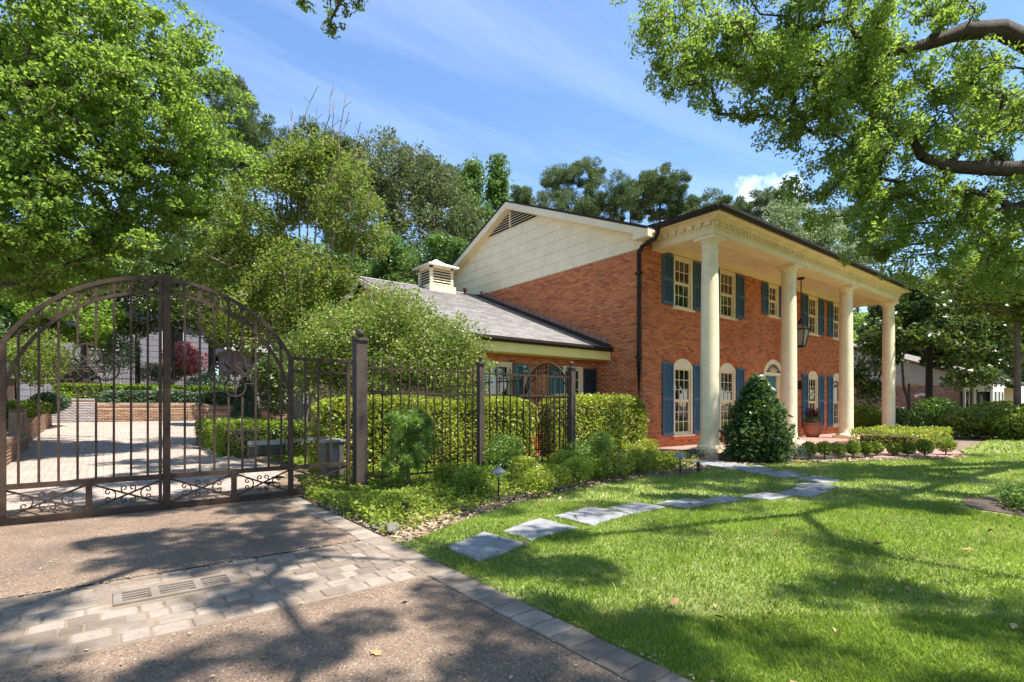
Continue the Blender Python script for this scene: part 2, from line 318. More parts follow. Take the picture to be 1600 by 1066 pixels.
class Skel:
    def __init__(s): s.p = []; s.par = []; s.minr = []
    def chain(s, pts, parent=-1, r=0.):
        rr = np.linspace(r, r*.45, len(pts)) if np.isscalar(r) else r
        for i, q in enumerate(pts): s.p.append(np.array(q, float)); s.par.append(parent); s.minr.append(rr[i]); parent = len(s.p)-1
        return parent
    def grow(s, centers, sag=.12, pref=.35):
        c = centers[np.argsort(np.linalg.norm(centers-np.mean(s.p, 0), axis=1))]; n0 = len(s.p)
        A = np.zeros((n0+5*len(c), 3)); A[:n0] = np.array(s.p); n = n0
        for q in c:
            d = np.linalg.norm(A[:n]-q, axis=1) + pref*np.maximum(0, A[:n, 2]-q[2]); d[0] += 3; k = int(np.argmin(d))
            a = A[k].copy(); L = np.linalg.norm(q-a); j = k; m = int(np.clip(L/.9, 1, 4))
            for i in range(1, m):
                f = i/m; A[n] = a+(q-a)*f + RNG.normal(size=3)*L*.07 + UP*L*sag*math.sin(math.pi*f); s.par.append(j); s.minr.append(0); j = n; n += 1
            A[n] = q; s.par.append(j); s.minr.append(0); n += 1
        s.p = [A[i] for i in range(n)]
    def mesh(s, name, mat, parent, rt=.012, ex=.46, n=5):
        cnt = np.ones(len(s.p))
        for i in range(len(s.p)-1, 0, -1):
            if s.par[i] >= 0: cnt[s.par[i]] += cnt[i]
        r = np.maximum(rt*cnt**ex, np.array(s.minr)); ix = [i for i in range(len(s.p)) if s.par[i] >= 0]
        A = np.array([s.p[s.par[i]] for i in ix]); B = np.array([s.p[i] for i in ix]); ra = np.array([min(r[s.par[i]], max(r[i]*1.6, s.minr[s.par[i]])) for i in ix]); rb = r[ix]
        d = unit(B-A); a = np.cross(d, np.where(np.abs(d[:, 2:]) > .9, [[1., 0, 0]], [[0, 0, 1.]])); a = unit(a); b = np.cross(d, a)
        th = np.arange(n)*2*math.pi/n; ring = a[:, None]*np.cos(th)[None, :, None]+b[:, None]*np.sin(th)[None, :, None]
        V = np.stack([A[:, None]+ring*ra[:, None, None]-d[:, None]*ra[:, None, None]*.3, B[:, None]+ring*rb[:, None, None]], 1).reshape(-1, 3)
        k = np.arange(n); f = np.stack([k, (k+1) % n, n+(k+1) % n, n+k], 1); F = (np.arange(len(ix))[:, None, None]*2*n+f[None]).reshape(-1, 4)
        return link(name, mesh_np(name, V-np.array(origin(parent)), F, mat, True), None, parent)
def thin(P, f, th, ph=0.):
    x, y, z = P.T; s = np.sin(x*f+ph)+np.sin(y*f*1.13+1.7*ph)+np.sin(z*f*1.9+x*f*.4)+np.sin((x+y)*f*.71+2.)+np.sin((x-y+z)*f*1.6+ph)
    return P[s > th]
def clusters(blobs, per_m3, shell=.3, vmin=8, view=True):
    out = []
    for c, r in blobs:
        n = max(vmin, int(4.19*r[0]*r[1]*r[2]*per_m3)); out.append(ell(c, r, n, shell, view))
    return np.concatenate(out)
def tree(name, label, base, trunk, cl, nleaf, rc, L, Wd, mat, bark='bark', tr=.15, limbs=(), flat=.65, group=None, rt=.012, up=.4, cat='tree', direc=None, sag=.12, crown='crown', minz=None, ex=.46, extra=None):
    T_ = thing(name, label, cat, tuple(base), group)
    s = Skel(); s.chain([base]+list(trunk), r=np.linspace(tr, tr*.5, len(trunk)+1))
    for k, pts, r in limbs:
        if k == 0 and len(pts) in (3, 9): k = -1            # starts from a stem already drawn
        s.chain(pts, k, r)
    s.grow(cl if extra is None else np.concatenate([cl, extra[0]]), sag=sag); s.mesh('trunk', M[bark], T_, rt, ex)
    def puff(cl, nleaf, rc):
        n = len(cl); k = max(1, int(nleaf/n)); g = ball(n*k, .15).reshape(n, k, 3)*np.array([1, 1, flat])*rc*RNG.uniform(.55, 1.2, (n, 1, 1)); return g, (cl[:, None]+g).reshape(-1, 3)
    g, P = puff(cl, nleaf, rc); dr = None
    if extra is not None:
        foliage('unseen_shade_crown', puff(*extra[:3])[1], L*extra[3], Wd*extra[3], M[mat], T_, up=up)
    if direc == 'radial': dr = unit(g.reshape(-1, 3)+np.array([0, 0, rc*.25]))
    if minz is not None: P = P[P[:, 2] > minz]
    foliage(crown, P, L, Wd, M[mat], T_, up=up, direc=dr)
    return T_
def copy_tree(o, parent=None):
    c = o.copy(); col.objects.link(c); c.parent = parent
    for ch in o.children: copy_tree(ch, c)
    return c
def canopy(xr, yr, zr, n, th, f=1.0, ph=0.):
    """twig clusters of an unseen high crown, gaps set along the sun to shape its shade"""
    P = np.stack([RNG.uniform(*xr, n), RNG.uniform(*yr, n), RNG.uniform(*zr, n)], 1); u = P[:, 0]-P[:, 2]*S.x/S.z; v = P[:, 1]-P[:, 2]*S.y/S.z
    w = np.zeros(n)
    for k in range(14):
        a = (k*2.39996+ph); q = f*(.75+.42*k); w += np.sin((u*math.cos(a)+v*math.sin(a))*q+k*1.7+ph)/(1+.28*k)
    return P[w > th]
# ================================================================== THE SETTING
def sheet(name, xs, ys, mat, dz, kind='structure', zf=zg, mask=None):
    X_, Y_ = np.meshgrid(xs, ys); Z_ = zf(X_, Y_)+dz; nx, ny = len(xs), len(ys)
    V = np.stack([X_.ravel(), Y_.ravel(), Z_.ravel()], 1); i = np.arange((nx-1)*(ny-1)); a = (i//(nx-1))*nx+i % (nx-1)
    F = np.stack([a, a+1, a+nx+1, a+nx], 1)
    if mask is not None:
        cxy = V[F].mean(1); F = F[mask(cxy[:, 0], cxy[:, 1])]
    return tag(link(name, mesh_np(name, V, F, mat, True), None), kind=kind)
far = [60, 90, 140, 250, 450, 900]
gx = np.array([-q for q in far[::-1]]+list(np.arange(-40, -8, 4))+list(np.arange(-8, 30, .5))+list(np.arange(30, 58, 4))+far, float)
gy = np.array([-q for q in far[::-1]]+list(np.arange(-40, -8, 4))+list(np.arange(-8, 28, .5))+[28.2, 28.3]+list(np.arange(29, 58, 3))+far, float)
tag(sheet('ground', gx, gy, M['soil'], -.03), 'brown soil and leaf mulch in the planting beds')
# --- lawn outline, anticlockwise
bed_px = [(640, 848), (672, 835), (715, 818), (770, 800), (830, 782), (900, 765), (960, 754), (1010, 747), (1060, 744), (1096, 738), (1112, 731)]
bed = [ground(*q)[:2] for q in bed_px]
front_px = [(1135, 727), (1240, 723), (1330, 720), (1420, 717.5), (1478, 716.5), (1512, 711), (1500, 703), (1520, 697)]
front = [ground(*q)[:2] for q in front_px]
lawn_poly = np.array([(2.165, -14), (60, -14), (60, 7.)] + [tuple(q) for q in front[::-1]] + [tuple(q) for q in bed[::-1]] + [(2.165, 4.55)])
def inside(poly, x, y):
    x = np.asarray(x); y = np.asarray(y); c = np.zeros(x.shape, bool); j = len(poly)-1
    for i in range(len(poly)):
        (xi, yi), (xj, yj) = poly[i], poly[j]
        c ^= ((yi > y) != (yj > y)) & (x < (xj-xi)*(y-yi)/(yj-yi+1e-12)+xi); j = i
    return c
me = bpy.data.meshes.new('lawn'); me.from_pydata([(x, y, .004) for x, y in lawn_poly], [], [tuple(range(len(lawn_poly)))]); me.update()
tag(link('lawn', me, M['turf']), 'green front lawn between drive and house', kind='structure')
# --- drive: two aggregate slabs, the paved drain band between, the paved court behind the gate
drive = sheet('driveway', np.array([-2.6, -1.5, -.5, .5, 1.2, 1.93]), np.array([-8, -4, -2, 0, 1, 2, 3.52]), M['drive'], .012)
tag(drive, 'brown exposed aggregate driveway with tumbled paver edging')
dr2 = sheet('driveway_apron', np.array([-2.2, -1.2, 0, 1, 1.93]), np.array([4.825, 5.6, 6.4, 7.2, 8, 8.7]), M['drive'], .016); tag(dr2, 'brown aggregate driveway apron under the iron gate')
edge = lambda y: 2.02+.45*sstep(8.7, 10, y)+.1*np.sin(y*.8)*(np.asarray(y) > 10)+14*sstep(16.2, 18.5, y)
cx_ = np.arange(-1.7, 8, .25); cy_ = np.arange(8.73, 28.2, .25)
sheet('drive_court', cx_, cy_, M['court'], .012, mask=lambda x, y: (x < edge(y)) & (x < 6.5))
base = MB().box(-2.4, .06, 3.5, 4.80, -.06, .0135); base.box(.765, 2.16, 3.5, 4.80, -.06, .0135); base.box(.06, .765, 3.5, 4.20, -.06, .0135); base.box(.06, .765, 4.46, 4.80, -.06, .0135); base.box(1.94, 2.165, -3, 3.5, -.05, .0125); base.box(1.94, 2.165, 4.80, 7.6, -.05, .0125)
o = base.build('paver_bed', M['sand'], drive)
pav = []
for k in range(7):                                    # tumbled pavers: chamfered, slightly skewed
    j = lambda a: random.uniform(-a, a); b = MB()
    lo = [(-.5+j(.015), -.5+j(.02)), (.5+j(.015), -.5+j(.02)), (.5+j(.015), .5+j(.02)), (-.5+j(.015), .5+j(.02))]
    vs = []
    for sc, z in ((1, -.6), (1, .55), (.97, .82), (.86, 1.0)):
        for (x, y) in lo:
            for q in (0, 1):
                cx2 = x*sc; cy2 = y*sc; tx = .16*(1 if sc == 1 else 1.1)
                # cut each corner into two points to round it
                if (x*y > 0) == (q == 0): vs.append((cx2, cy2*(1-tx), z))
                else: vs.append((cx2*(1-tx), cy2, z))
    fs = [tuple(range(7, -1, -1)), tuple(range(24, 32))]+[(r*8+i, r*8+(i+1) % 8, (r+1)*8+(i+1) % 8, (r+1)*8+i) for r in range(3) for i in range(8)]
    b.add(vs, fs); pav.append(b.mesh('paver', M['paver']))
def paver(x, y, w, d, rot=0., z=0.):
    o = link('paver', random.choice(pav), None, drive); o.location = (x, y, z+random.uniform(-.004, .004)); o.scale = (w, d, .021); o.rotation_euler = (random.uniform(-.012, .012), random.uniform(-.012, .012), rot+random.uniform(-.03, .03)); return o
y = -1.6
while y < 7.3:                                        # soldier course along the lawn
    d = random.uniform(.145, .185); paver(2.05+random.uniform(-.008, .008), y+d/2, .215, d-.012, random.choice((0, math.pi))); y += d
rows = [(3.60, .16), (3.755, .145), (3.90, .14), (4.045, .15), (4.19, .14), (4.33, .14), (4.475, .145), (4.625, .15), (4.745, .09)]
for i, (yc, dy) in enumerate(rows):
    x = -1.55+random.uniform(-.12, .0)
    while x < 1.88:
        w = random.uniform(.11, .21) if i else random.uniform(.14, .20); w = min(w, 1.93-x)
        if w > .06 and not (.02 < x+w/2 < .80 and 4.12 < yc < 4.5): paver(x+w/2, yc, w-.012, dy-.010)
        x += w
# drain grate
gt = thing('drain_grate', 'weathered slotted drain grate set in the paver band', 'grate', (.41, 4.335, 0))
b = MB(); gx0, gx1, gy0, gy1 = .05, .775, 4.19, 4.47
b.box(gx0, gx1, gy0, gy0+.035, -.01, .03).box(gx0, gx1, gy1-.035, gy1, -.01, .03)
for x0, x1 in ((gx0, gx0+.05), (.255, .305), (.51, .56), (gx1-.05, gx1)): b.box(x0, x1, gy0+.035, gy1-.035, -.01, .0295)
b.build('frame', M['grate'], gt, bevel=.003)
for k in range(3):
    yb = gy0+.035+(k+1)*.0525-.011
    for x0, x1 in ((gx0+.05, .255), (.305, .51), (.56, gx1-.05)): MB().box(x0, x1, yb, yb+.02, .021, .028).build('bar', M['grate'], gt)
MB().box(gx0+.01, gx1-.01, gy0+.01, gy1-.01, -.075, -.062).build('sump', M['slot'], gt)
# --- stepping stones
steps = [((702,858),(758,836),(818,853),(752,878)),((790,833),(843,814),(896,828),(832,846)),((873,809),(925,795),(979,807),(925,822)),((950,797),(992,788.5),(1036,795),(987,805)),
 ((1028,789),(1070,781.5),(1117,788),(1070,796)),((1098,784),(1132,777),(1160,783),(1128,789.5)),((1160,779),(1193,772),(1238,776),(1204,783)),((1219,772),(1246,764.7),(1293,770),(1263,777.5)),
 ((1241,760.5),(1264.5,756),(1307,762),(1283,769)),((1246,750.5),(1274,746),(1312,752),(1287,756.5)),((1188,741.5),(1228,737),(1258,743),(1222,748.5)),((1148,733.5),(1185,729.5),(1212,736),(1178,740.5)),((1108,727.5),(1147,724),(1172,730.5),(1136,734)),((1072,722.5),(1108,719),(1132,724),(1098,727.5))]
ords = ['nearest the drive', 'second from the drive', 'third from the drive', 'fourth from the drive', 'fifth from the drive', 'sixth from the drive', 'seventh from the drive', 'at the outer bend of the path, nearer the viewer', 'in the middle of the path bend', 'at the far side of the path bend', 'fourth from the porch', 'third from the porch', 'second from the porch', 'nearest the porch']
stone_polys = []
for q, wd in zip(steps, ords):
    c = np.array([ground(*p) for p in q]); stone_polys.append(c[:, :2]); m0 = c.mean(0)
    top = []                                          # chipped edge outline
    for i in range(4):
        for f in (0, .33, .67):
            p = c[i]*(1-f)+c[(i+1) % 4]*f + np.array([random.uniform(-.018, .018), random.uniform(-.018, .018), 0]); p = m0+(p-m0)*1.11; top.append((p[0], p[1], -.03))
    o = MB().prism(top, (0, 0, .056)); T_ = o.build('stepping_stone', M['stone'], bevel=.006)
    tag(T_, f'grey slate stepping stone, {wd}', 'paving stone', 'stepping stones across the lawn')
# --- porch walk and patio strip
pat = [ground(*q) for q in ((1365, 716), (1478, 715.5), (1512, 712), (1470, 698), (1380, 701))]
MB().prism([(p[0], p[1], -.02) for p in pat], (0, 0, .045)).build('garden_patio', M['porch'])
tag(bpy.data.objects['garden_patio'], 'pale pink brick paved strip behind the small boxwoods', kind='structure')

# ------------------------------------------------------------------ brickwork
def brickwork(name, org, u, nrm, length, height, mat, parent, holes=(), clip=None, bl=.201, bh=.056, j=.013, proud=.012, seed=3):
    """running-bond bricks, each its own solid; holes = (u0,u1,z0,z1)"""
    org = np.array(org, float); u = np.array(u, float); nrm = np.array(nrm, float); V = []; r_ = random.Random(seed)
    rows_ = int(height/(bh+j)); 
    for r in range(rows_):
        z0 = r*(bh+j); z1 = z0+bh; a = -(bl+j)*(.5 if r % 2 else 0)+.0
        cuts = sorted([(h[0], h[1]) for h in holes if h[2] < z1-.01 and h[3] > z0+.01])
        while a < length:
            segs = [(max(a, 0), min(a+bl, length))]
            for h0, h1 in cuts:
                ns = []
                for s0, s1 in segs:
                    if h1 <= s0 or h0 >= s1: ns.append((s0, s1)); continue
                    if h0 > s0: ns.append((s0, h0))
                    if h1 < s1: ns.append((h1, s1))
                segs = ns
            for s0, s1 in segs:
                if s1-s0 < .02: continue
                if clip and not clip((s0+s1)/2, (z0+z1)/2): continue
                V.append((s0, s1, z0, z1, proud+r_.uniform(-.003, .003)))
            a += bl+j
    A = np.array(V); n = len(A); e = .004
    def pt(s, z, d): return org+u*s[:, None]+UP*z[:, None]+nrm*d[:, None]
    s0, s1, z0, z1, d = A.T; zr = np.zeros(n)
    P = np.stack([pt(s0, z0, zr), pt(s1, z0, zr), pt(s1, z1, zr), pt(s0, z1, zr), pt(s0+e, z0+e, d), pt(s1-e, z0+e, d), pt(s1-e, z1-e, d), pt(s0+e, z1-e, d)], 1).reshape(-1, 3)
    f = np.array([(4,5,6,7),(0,1,5,4),(1,2,6,5),(2,3,7,6),(3,0,4,7)]); 
    if np.dot(np.cross(u, UP), nrm) < 0: f = f[:, ::-1]
    F = (np.arange(n)[:, None, None]*8+f[None]).reshape(-1, 4)
    o = link(name, mesh_np(name, P-np.array(origin(parent)) if parent else P, F, mat), None, parent); return tag(o, kind='stuff')
def cells(u0, u1, z0, z1, holes):
    us = sorted(set([u0, u1]+[h[i] for h in holes for i in (0, 1)])); zs = sorted(set([z0, z1]+[h[i] for h in holes for i in (2, 3)])); out = []
    for a, b in zip(us, us[1:]):
        for c, d in zip(zs, zs[1:]):
            if not any(h[0] < (a+b)/2 < h[1] and h[2] < (c+d)/2 < h[3] for h in holes): out.append((a, b, c, d))
    return out

# ================================================================== THE HOUSE
X0, X1, YW = 11.63, 26.55, 9.04                       # brick corner left, right, front wall plane
ZB, ZP, ZBR = -.05, .12, 5.62                         # wall foot, porch floor, brick top
RY, RZ, SL = 14.84, 8.60, .42                         # ridge
H = thing('brick_house', 'two-storey red brick house with white columned portico and blue shutters', 'house', (19.1, 9.04, 0))
low = [(13.01, 13.98), (15.48, 16.45), (21.93, 22.86), (24.33, 25.22)]; ups = low
DR = (18.36, 19.80)
holes = [(a, b, .45, 2.47) for a, b in low]+[(a, b, 4.16, 5.68) for a, b in ups]+[(18.69, 19.47, 4.52, 5.68), (DR[0], DR[1], ZP, 2.5)]
b = MB()
for a, c, d, e in cells(X0+.02, X1-.02, ZB, ZBR+.3, holes): b.box(a, c, YW+.002, YW+.2, d, e)
b.box(X0+.002, X0+.22, YW+.2, 20.6, ZB, ZBR+.0); b.box(X1-.22, X1-.002, YW+.2, 20.6, ZB, ZBR); b.box(X0+.2, X1-.2, 20.4, 20.6, ZB, ZBR)
b.build('wall', M['mortar'], H)
brickwork('front_brickwork', (X0, YW, ZB), (1, 0, 0), (0, -1, 0), X1-X0, ZBR+.25-ZB, M['brick'], H, [(a-X0-.0, c-X0, d-ZB, e-ZB) for a, c, d, e in holes])
brickwork('gable_brickwork', (X0, 20.6, ZB), (0, -1, 0), (-1, 0, 0), 20.6-YW+.012, ZBR-ZB-.01, M['brick'], H, seed=8)
def arch_pts(xa, xb, zs, rise, n=18):
    c = (xa+xb)/2; w = (xb-xa)/2; R_ = (w*w+rise*rise)/(2*rise) if rise < w else w; zc_ = zs+rise-R_
    th = math.asin(min(1, w/R_)); return [(c+R_*math.sin(a), zc_+R_*math.cos(a)) for a in np.linspace(-th, th, n)], (c, zc_, R_, th)
def voussoirs(xa, xb, zs, rise, ring=.2):
    _, (c, zc_, R_, th) = arch_pts(xa, xb, zs, rise); R0 = R_+.012; n = max(7, int(2*th*R0/.066)); b = MB()
    for i in range(n):
        a0 = -th+2*th*i/n+.004/R0; a1 = -th+2*th*(i+1)/n-.005/R0
        b.prism([(c+r*math.sin(a), YW-.004, zc_+r*math.cos(a)) for r, a in ((R0, a0), (R0, a1), (R0+ring, a1), (R0+ring, a0))], (0, -.016, 0))
    return tag(b.build('brick_arch', M['brick'], H), kind='stuff')
pane_me = {}
def window(xa, xb, za, zb, nx, nz, sash, parent=H, yw=YW, mat='cream', sill=True):
    """casing and two sashes with muntins; every pane a sub-part"""
    cs = .085; b = MB(); yo = yw-.028; yi = yw+.09
    b.box(xa, xa+cs, yo, yi, za, zb).box(xb-cs, xb, yo, yi, za, zb).box(xa+cs, xb-cs, yo+.002, yi, zb-cs, zb).box(xa+cs, xb-cs, yo+.004, yi, za, za+.05)
    ia, ib, ja, jb = xa+cs, xb-cs, za+.05, zb-cs; st = .038; mid = ja+(jb-ja)*sash; gl = []
    for lo, hi, y_ in ((ja, mid-.0, yw+.045), (mid+.001, jb, yw+.022)):
        b.box(ia, ia+st, y_, y_+.03, lo, hi).box(ib-st, ib, y_, y_+.03, lo, hi).box(ia+st, ib-st, y_+.001, y_+.03, lo, lo+st).box(ia+st, ib-st, y_+.001, y_+.03, hi-st, hi)
        nzz = nz[0] if lo == ja else nz[1]; w = (ib-ia-2*st)/nx; h_ = (hi-lo-2*st)/nzz
        for i in range(1, nx): b.box(ia+st+i*w-.009, ia+st+i*w+.009, y_+.004, y_+.024, lo+st, hi-st)
        for k in range(1, nzz): b.box(ia+st, ib-st, y_+.005, y_+.023, lo+st+k*h_-.009, lo+st+k*h_+.009)
        for i in range(nx):
            for k in range(nzz): gl.append((ia+st+i*w, ia+st+(i+1)*w, y_+.016, lo+st+k*h_, lo+st+(k+1)*h_))
    W_ = b.build('window', M[mat], parent); org = origin(W_)
    for a, c, y_, d, e in gl:
        key = (round(c-a, 3), round(e-d, 3))
        if key not in pane_me: pane_me[key] = MB().box(0, c-a, 0, .004, 0, e-d).mesh('pane', M['glass'])
        o = link('pane', pane_me[key], None, W_); o.location = Vector((a, y_, d))-org
    if sill: MB().box(xa-.05, xb+.05, yw-.085, yw+.02, za-.055, za-.001).build('sill', M[mat], W_, bevel=.006)
    return W_
def shutter(xa, xb, za, zb, mat='shutter', parent=H, yw=YW, split=.5):
    yo, yi = yw-.062, yw-.022; st = .055; b = MB(); mid = za+(zb-za)*split
    b.box(xa, xa+st, yo, yi, za, zb).box(xb-st, xb, yo, yi, za, zb)
    for z0, z1 in ((za, za+.09), (mid-.05, mid+.05), (zb-.07, zb)): b.box(xa+st, xb-st, yo+.002, yi-.001, z0, z1)
    o = b.build('shutter', M[mat], parent); l = MB()
    for z0, z1 in ((za+.09, mid-.05), (mid+.05, zb-.07)):
        n = int((z1-z0)/.052); s = (z1-z0)/n
        for k in range(n):
            zc_ = z0+s*(k+.5); l.add([(xa+st, yo+.006, zc_-s*.55), (xb-st, yo+.006, zc_-s*.55), (xb-st, yi-.004, zc_+s*.55), (xa+st, yi-.004, zc_+s*.55), (xa+st, yo+.014, zc_-s*.6), (xb-st, yo+.014, zc_-s*.6), (xb-st, yi, zc_+s*.42), (xa+st, yi, zc_+s*.42)], [(0,1,2,3),(7,6,5,4),(0,4,5,1),(3,2,6,7)])
    tag(l.build('louvres', M[mat], o), kind='stuff'); return o
for a, c in low:
    w_ = window(a, c, .45, 2.47, 3, (3, 3), .5)
    pts, _ = arch_pts(a, c, 2.47, .22); MB().prism([(x, YW-.03, z) for x, z in pts], (0, .03, 0)).build('arch_panel', M['cream'], w_)
    voussoirs(a, c, 2.47, .22)
    MB().box(a-.02, c+.02, YW-.06, YW+.01, .31, .392).build('brick_sill', M['brick'], H)
    shutter(a-.53, a-.03, .44, 2.54); shutter(c+.03, c+.53, .44, 2.54)
for a, c in ups:
    window(a, c, 4.16, 5.68, 3, (2, 2), .5); shutter(a-.53, a-.03, 4.2, 5.64); shutter(c+.03, c+.53, 4.2, 5.64)
window(18.69, 19.47, 4.52, 5.68, 2, (2, 2), .5); shutter(18.69-.47, 18.66, 4.54, 5.64); shutter(19.5, 19.97, 4.54, 5.64)
# front door: cream surround, fanlight, blue six-panel leaf
D_ = MB(); xa, xb = DR; pts, (dc, dz, dR, dth) = arch_pts(xa, xb, 2.5, .47, 24)
inn, _ = arch_pts(xa+.17, xb-.17, 2.5, .30, 24)
for i in range(23):
    (p0, p1), (q0, q1) = (pts[i], pts[i+1]), (inn[i], inn[i+1])
    D_.prism([(p0[0], YW-.035, p0[1]), (p1[0], YW-.035, p1[1]), (q1[0], YW-.035, q1[1]), (q0[0], YW-.035, q0[1])], (0, .07, 0))
D_.box(xa, xa+.17, YW-.035, YW+.2, ZP, 2.5).box(xb-.17, xb, YW-.035, YW+.2, ZP, 2.5).box(xa+.17, xb-.17, YW-.03, YW+.2, 2.38, 2.5)
D_.box(xa+.17, xa+.25, YW+.06, YW+.2, ZP, 2.38).box(xb-.25, xb-.17, YW+.06, YW+.2, ZP, 2.38)
dd = D_.build('door_surround', M['cream'], H)
MB().prism([(x, YW-.024, z) for x, z in inn], (0, .006, 0)).build('fanlight', M['glass'], dd)
f_ = MB()
for a in np.linspace(-1.25, 1.25, 9): f_.bar((dc, YW-.028, 2.5), (dc+.50*math.sin(a), YW-.028, 2.5+.29*math.cos(a)), .016, .012, (0, 1, 0))
f_.tube([(dc+.27*math.sin(a), YW-.028, 2.5+.15*math.cos(a)) for a in np.linspace(-1.5, 1.5, 15)], .009, 4, (0, 1, 0)); f_.build('fan_bars', M['cream'], dd)
lf = MB().box(xa+.25, xb-.25, YW+.12, YW+.17, ZP+.02, 2.38).build('door', M['teal'], H)
for k, (z0, z1) in enumerate(((ZP+.2, .9), (1.0, 1.75), (1.85, 2.25))):
    for s0, s1 in ((xa+.33, dc-.05), (dc+.05, xb-.33)):
        MB().box(s0, s1, YW+.112, YW+.121, z0, z1).build('panel', M['teal'], lf, bevel=.008)
MB().lathe([(.0, 1.13), (.03, 1.13), (.036, 1.16), (.0, 1.19)], xb-.33, YW+.085, 10).build('door_knob', M['black'], lf)
voussoirs(xa, xb, 2.5, .47, .22)
# porch: brick floor, columns, beam
pf = MB()
for i in range(int((26.9-11.85)/.21)):
    for k in range(int((YW-6.9)/.105)):
        x = 11.85+i*.21+(.1 if k % 2 else 0); y_ = 6.95+k*.105
        if x+.2 < 26.95: pf.box(x, x+.203, y_, y_+.098, ZP-.05, ZP)
tag(pf.build('porch_paving', M['porch'], H), kind='stuff')
MB().box(11.83, 26.97, 6.93, YW-.02, -.1, ZP-.006).build('porch_slab', M['mortar'], H)
e_ = MB()
for i in range(70): e_.box(11.83+i*.2163, 11.83+i*.2163+.205, 6.905, 6.928, -.02, ZP-.004)
tag(e_.build('porch_edge', M['porch'], H), kind='stuff')
colx = [12.31, 16.74, 21.27, 25.80]; CYC = 7.44
prof = [(.0, ZP+.09), (.30, ZP+.09), (.325, ZP+.125), (.30, ZP+.165), (.262, ZP+.18), (.258, ZP+.21), (.245, ZP+.235), (.232, ZP+.4), (.230, 1.6), (.224, 3.0), (.212, 4.4), (.200, 5.22), (.200, 5.27), (.222, 5.285), (.222, 5.315), (.202, 5.33), (.202, 5.43), (.225, 5.45), (.255, 5.50), (.27, 5.53), (.0, 5.53)]
cme = MB().lathe(prof, 0, 0, 36).mesh('column', M['cream'], smooth=True); cme.set_sharp_from_angle(angle=math.radians(35))
pl = MB().box(-.34, .34, -.34, .34, ZP+.0, ZP+.095).mesh('plinth', M['cream']); ab = MB().box(-.29, .29, -.29, .29, 5.53, 5.612).mesh('abacus', M['cream'])
for x in colx:
    c = link('column', cme, None, H); c.location = Vector((x, CYC, 0))-origin(H)
    for nm, mm in (('plinth', pl), ('abacus', ab)): link(nm, mm, None, c)
EX0, EX1, EY = colx[0]-.28, colx[3]+.28, CYC-.28
b = MB()
def beam_ring(b, o, z0, z1, th=.46):
    """U-shaped run: front and both ends of the portico, o = how far proud"""
    b.box(EX0-o, EX1+o, EY-o, EY+th, z0, z1); b.box(EX0-o, EX0+th, EY+th, YW-.013, z0, z1); b.box(EX1-th, EX1+o, EY+th, YW-.013, z0, z1)
beam_ring(b, 0, 5.613, 5.80); beam_ring(b, .022, 5.80, 5.99); b.build('entablature', M['cream'], H, bevel=.004)
b = MB(); beam_ring(b, .045, 5.786, 5.812, .2); beam_ring(b, .03, 5.622, 5.645, .2); beam_ring(b, .10, 5.932, 5.972, .2); beam_ring(b, .15, 5.972, 6.01, .2); b.build('cornice_moulding', M['cream'], H)
b = MB()
for x in np.arange(EX0+.02, EX1-.05, .165): b.box(x, x+.088, EY-.095, EY-.018, 5.835, 5.93)
for y_ in np.arange(EY+.06, YW-.25, .25): b.box(EX0-.095, EX0-.018, y_, y_+.15, 5.835, 5.93); b.box(EX1+.018, EX1+.095, y_, y_+.15, 5.835, 5.93)
tag(b.build('dentil_course', M['cream'], H), kind='stuff')
MB().box(EX0+.4, EX1-.4, EY+.4, YW-.014, 5.84, 5.86).build('porch_ceiling', M['cream'], H)
MB().box(X0+.45, X1-.45, YW-.06, YW-.014, 5.70, 5.84).build('frieze_board', M['cream'], H)
OX0, OX1, OY = EX0-.32, EX1+.32, EY-.34
MB().box(OX0, OX1, OY, YW-.2, 6.011, 6.05).build('portico_soffit', M['cream'], H)
MB().prism([(OX0-.02, OY-.02, 6.051), (OX0-.02, OY-.02, 6.13), (OX0-.02, YW+.25, 6.24), (OX0-.02, YW+.25, 6.051)], (OX1-OX0+.04, 0, 0)).build('portico_roof', M['gutter'], H)
b = MB()
gp = [(0, 6.03), (-.075, 6.03), (-.115, 6.085), (-.115, 6.15), (-.095, 6.15), (-.09, 6.10), (0, 6.10)]
b.prism([(OX0-.12, OY-.022+y_, z) for y_, z in gp], (OX1-OX0+.24, 0, 0)); b.prism([(OX0-.022+y_, OY-.02, z) for y_, z in gp], (0, YW-.45-OY, 0)); b.prism([(OX1+.022-y_, OY-.02, z) for y_, z in gp], (0, YW-.45-OY, 0))
b.build('gutter', M['gutter'], H)
b = MB(); zt = 6.0
b.tube([(OX0-.07, YW-.50, 6.06), (OX0-.07, YW-.50, 5.93), (OX0-.06, YW-.42, 5.80), (X0-.10, YW-.05, 5.62), (X0-.075, YW+.07, 5.50), (X0-.075, YW+.07, 5.3), (X0-.075, YW+.07, 2.5), (X0-.075, YW+.07, .25), (X0-.10, YW+.06, .1)], .058, 8)
for z in (4.9, 2.6, .9): b.box(X0-.15, X0-.005, YW-.01, YW+.15, z, z+.05)
b.build('downspout', M['gutter'], H, smooth=True)
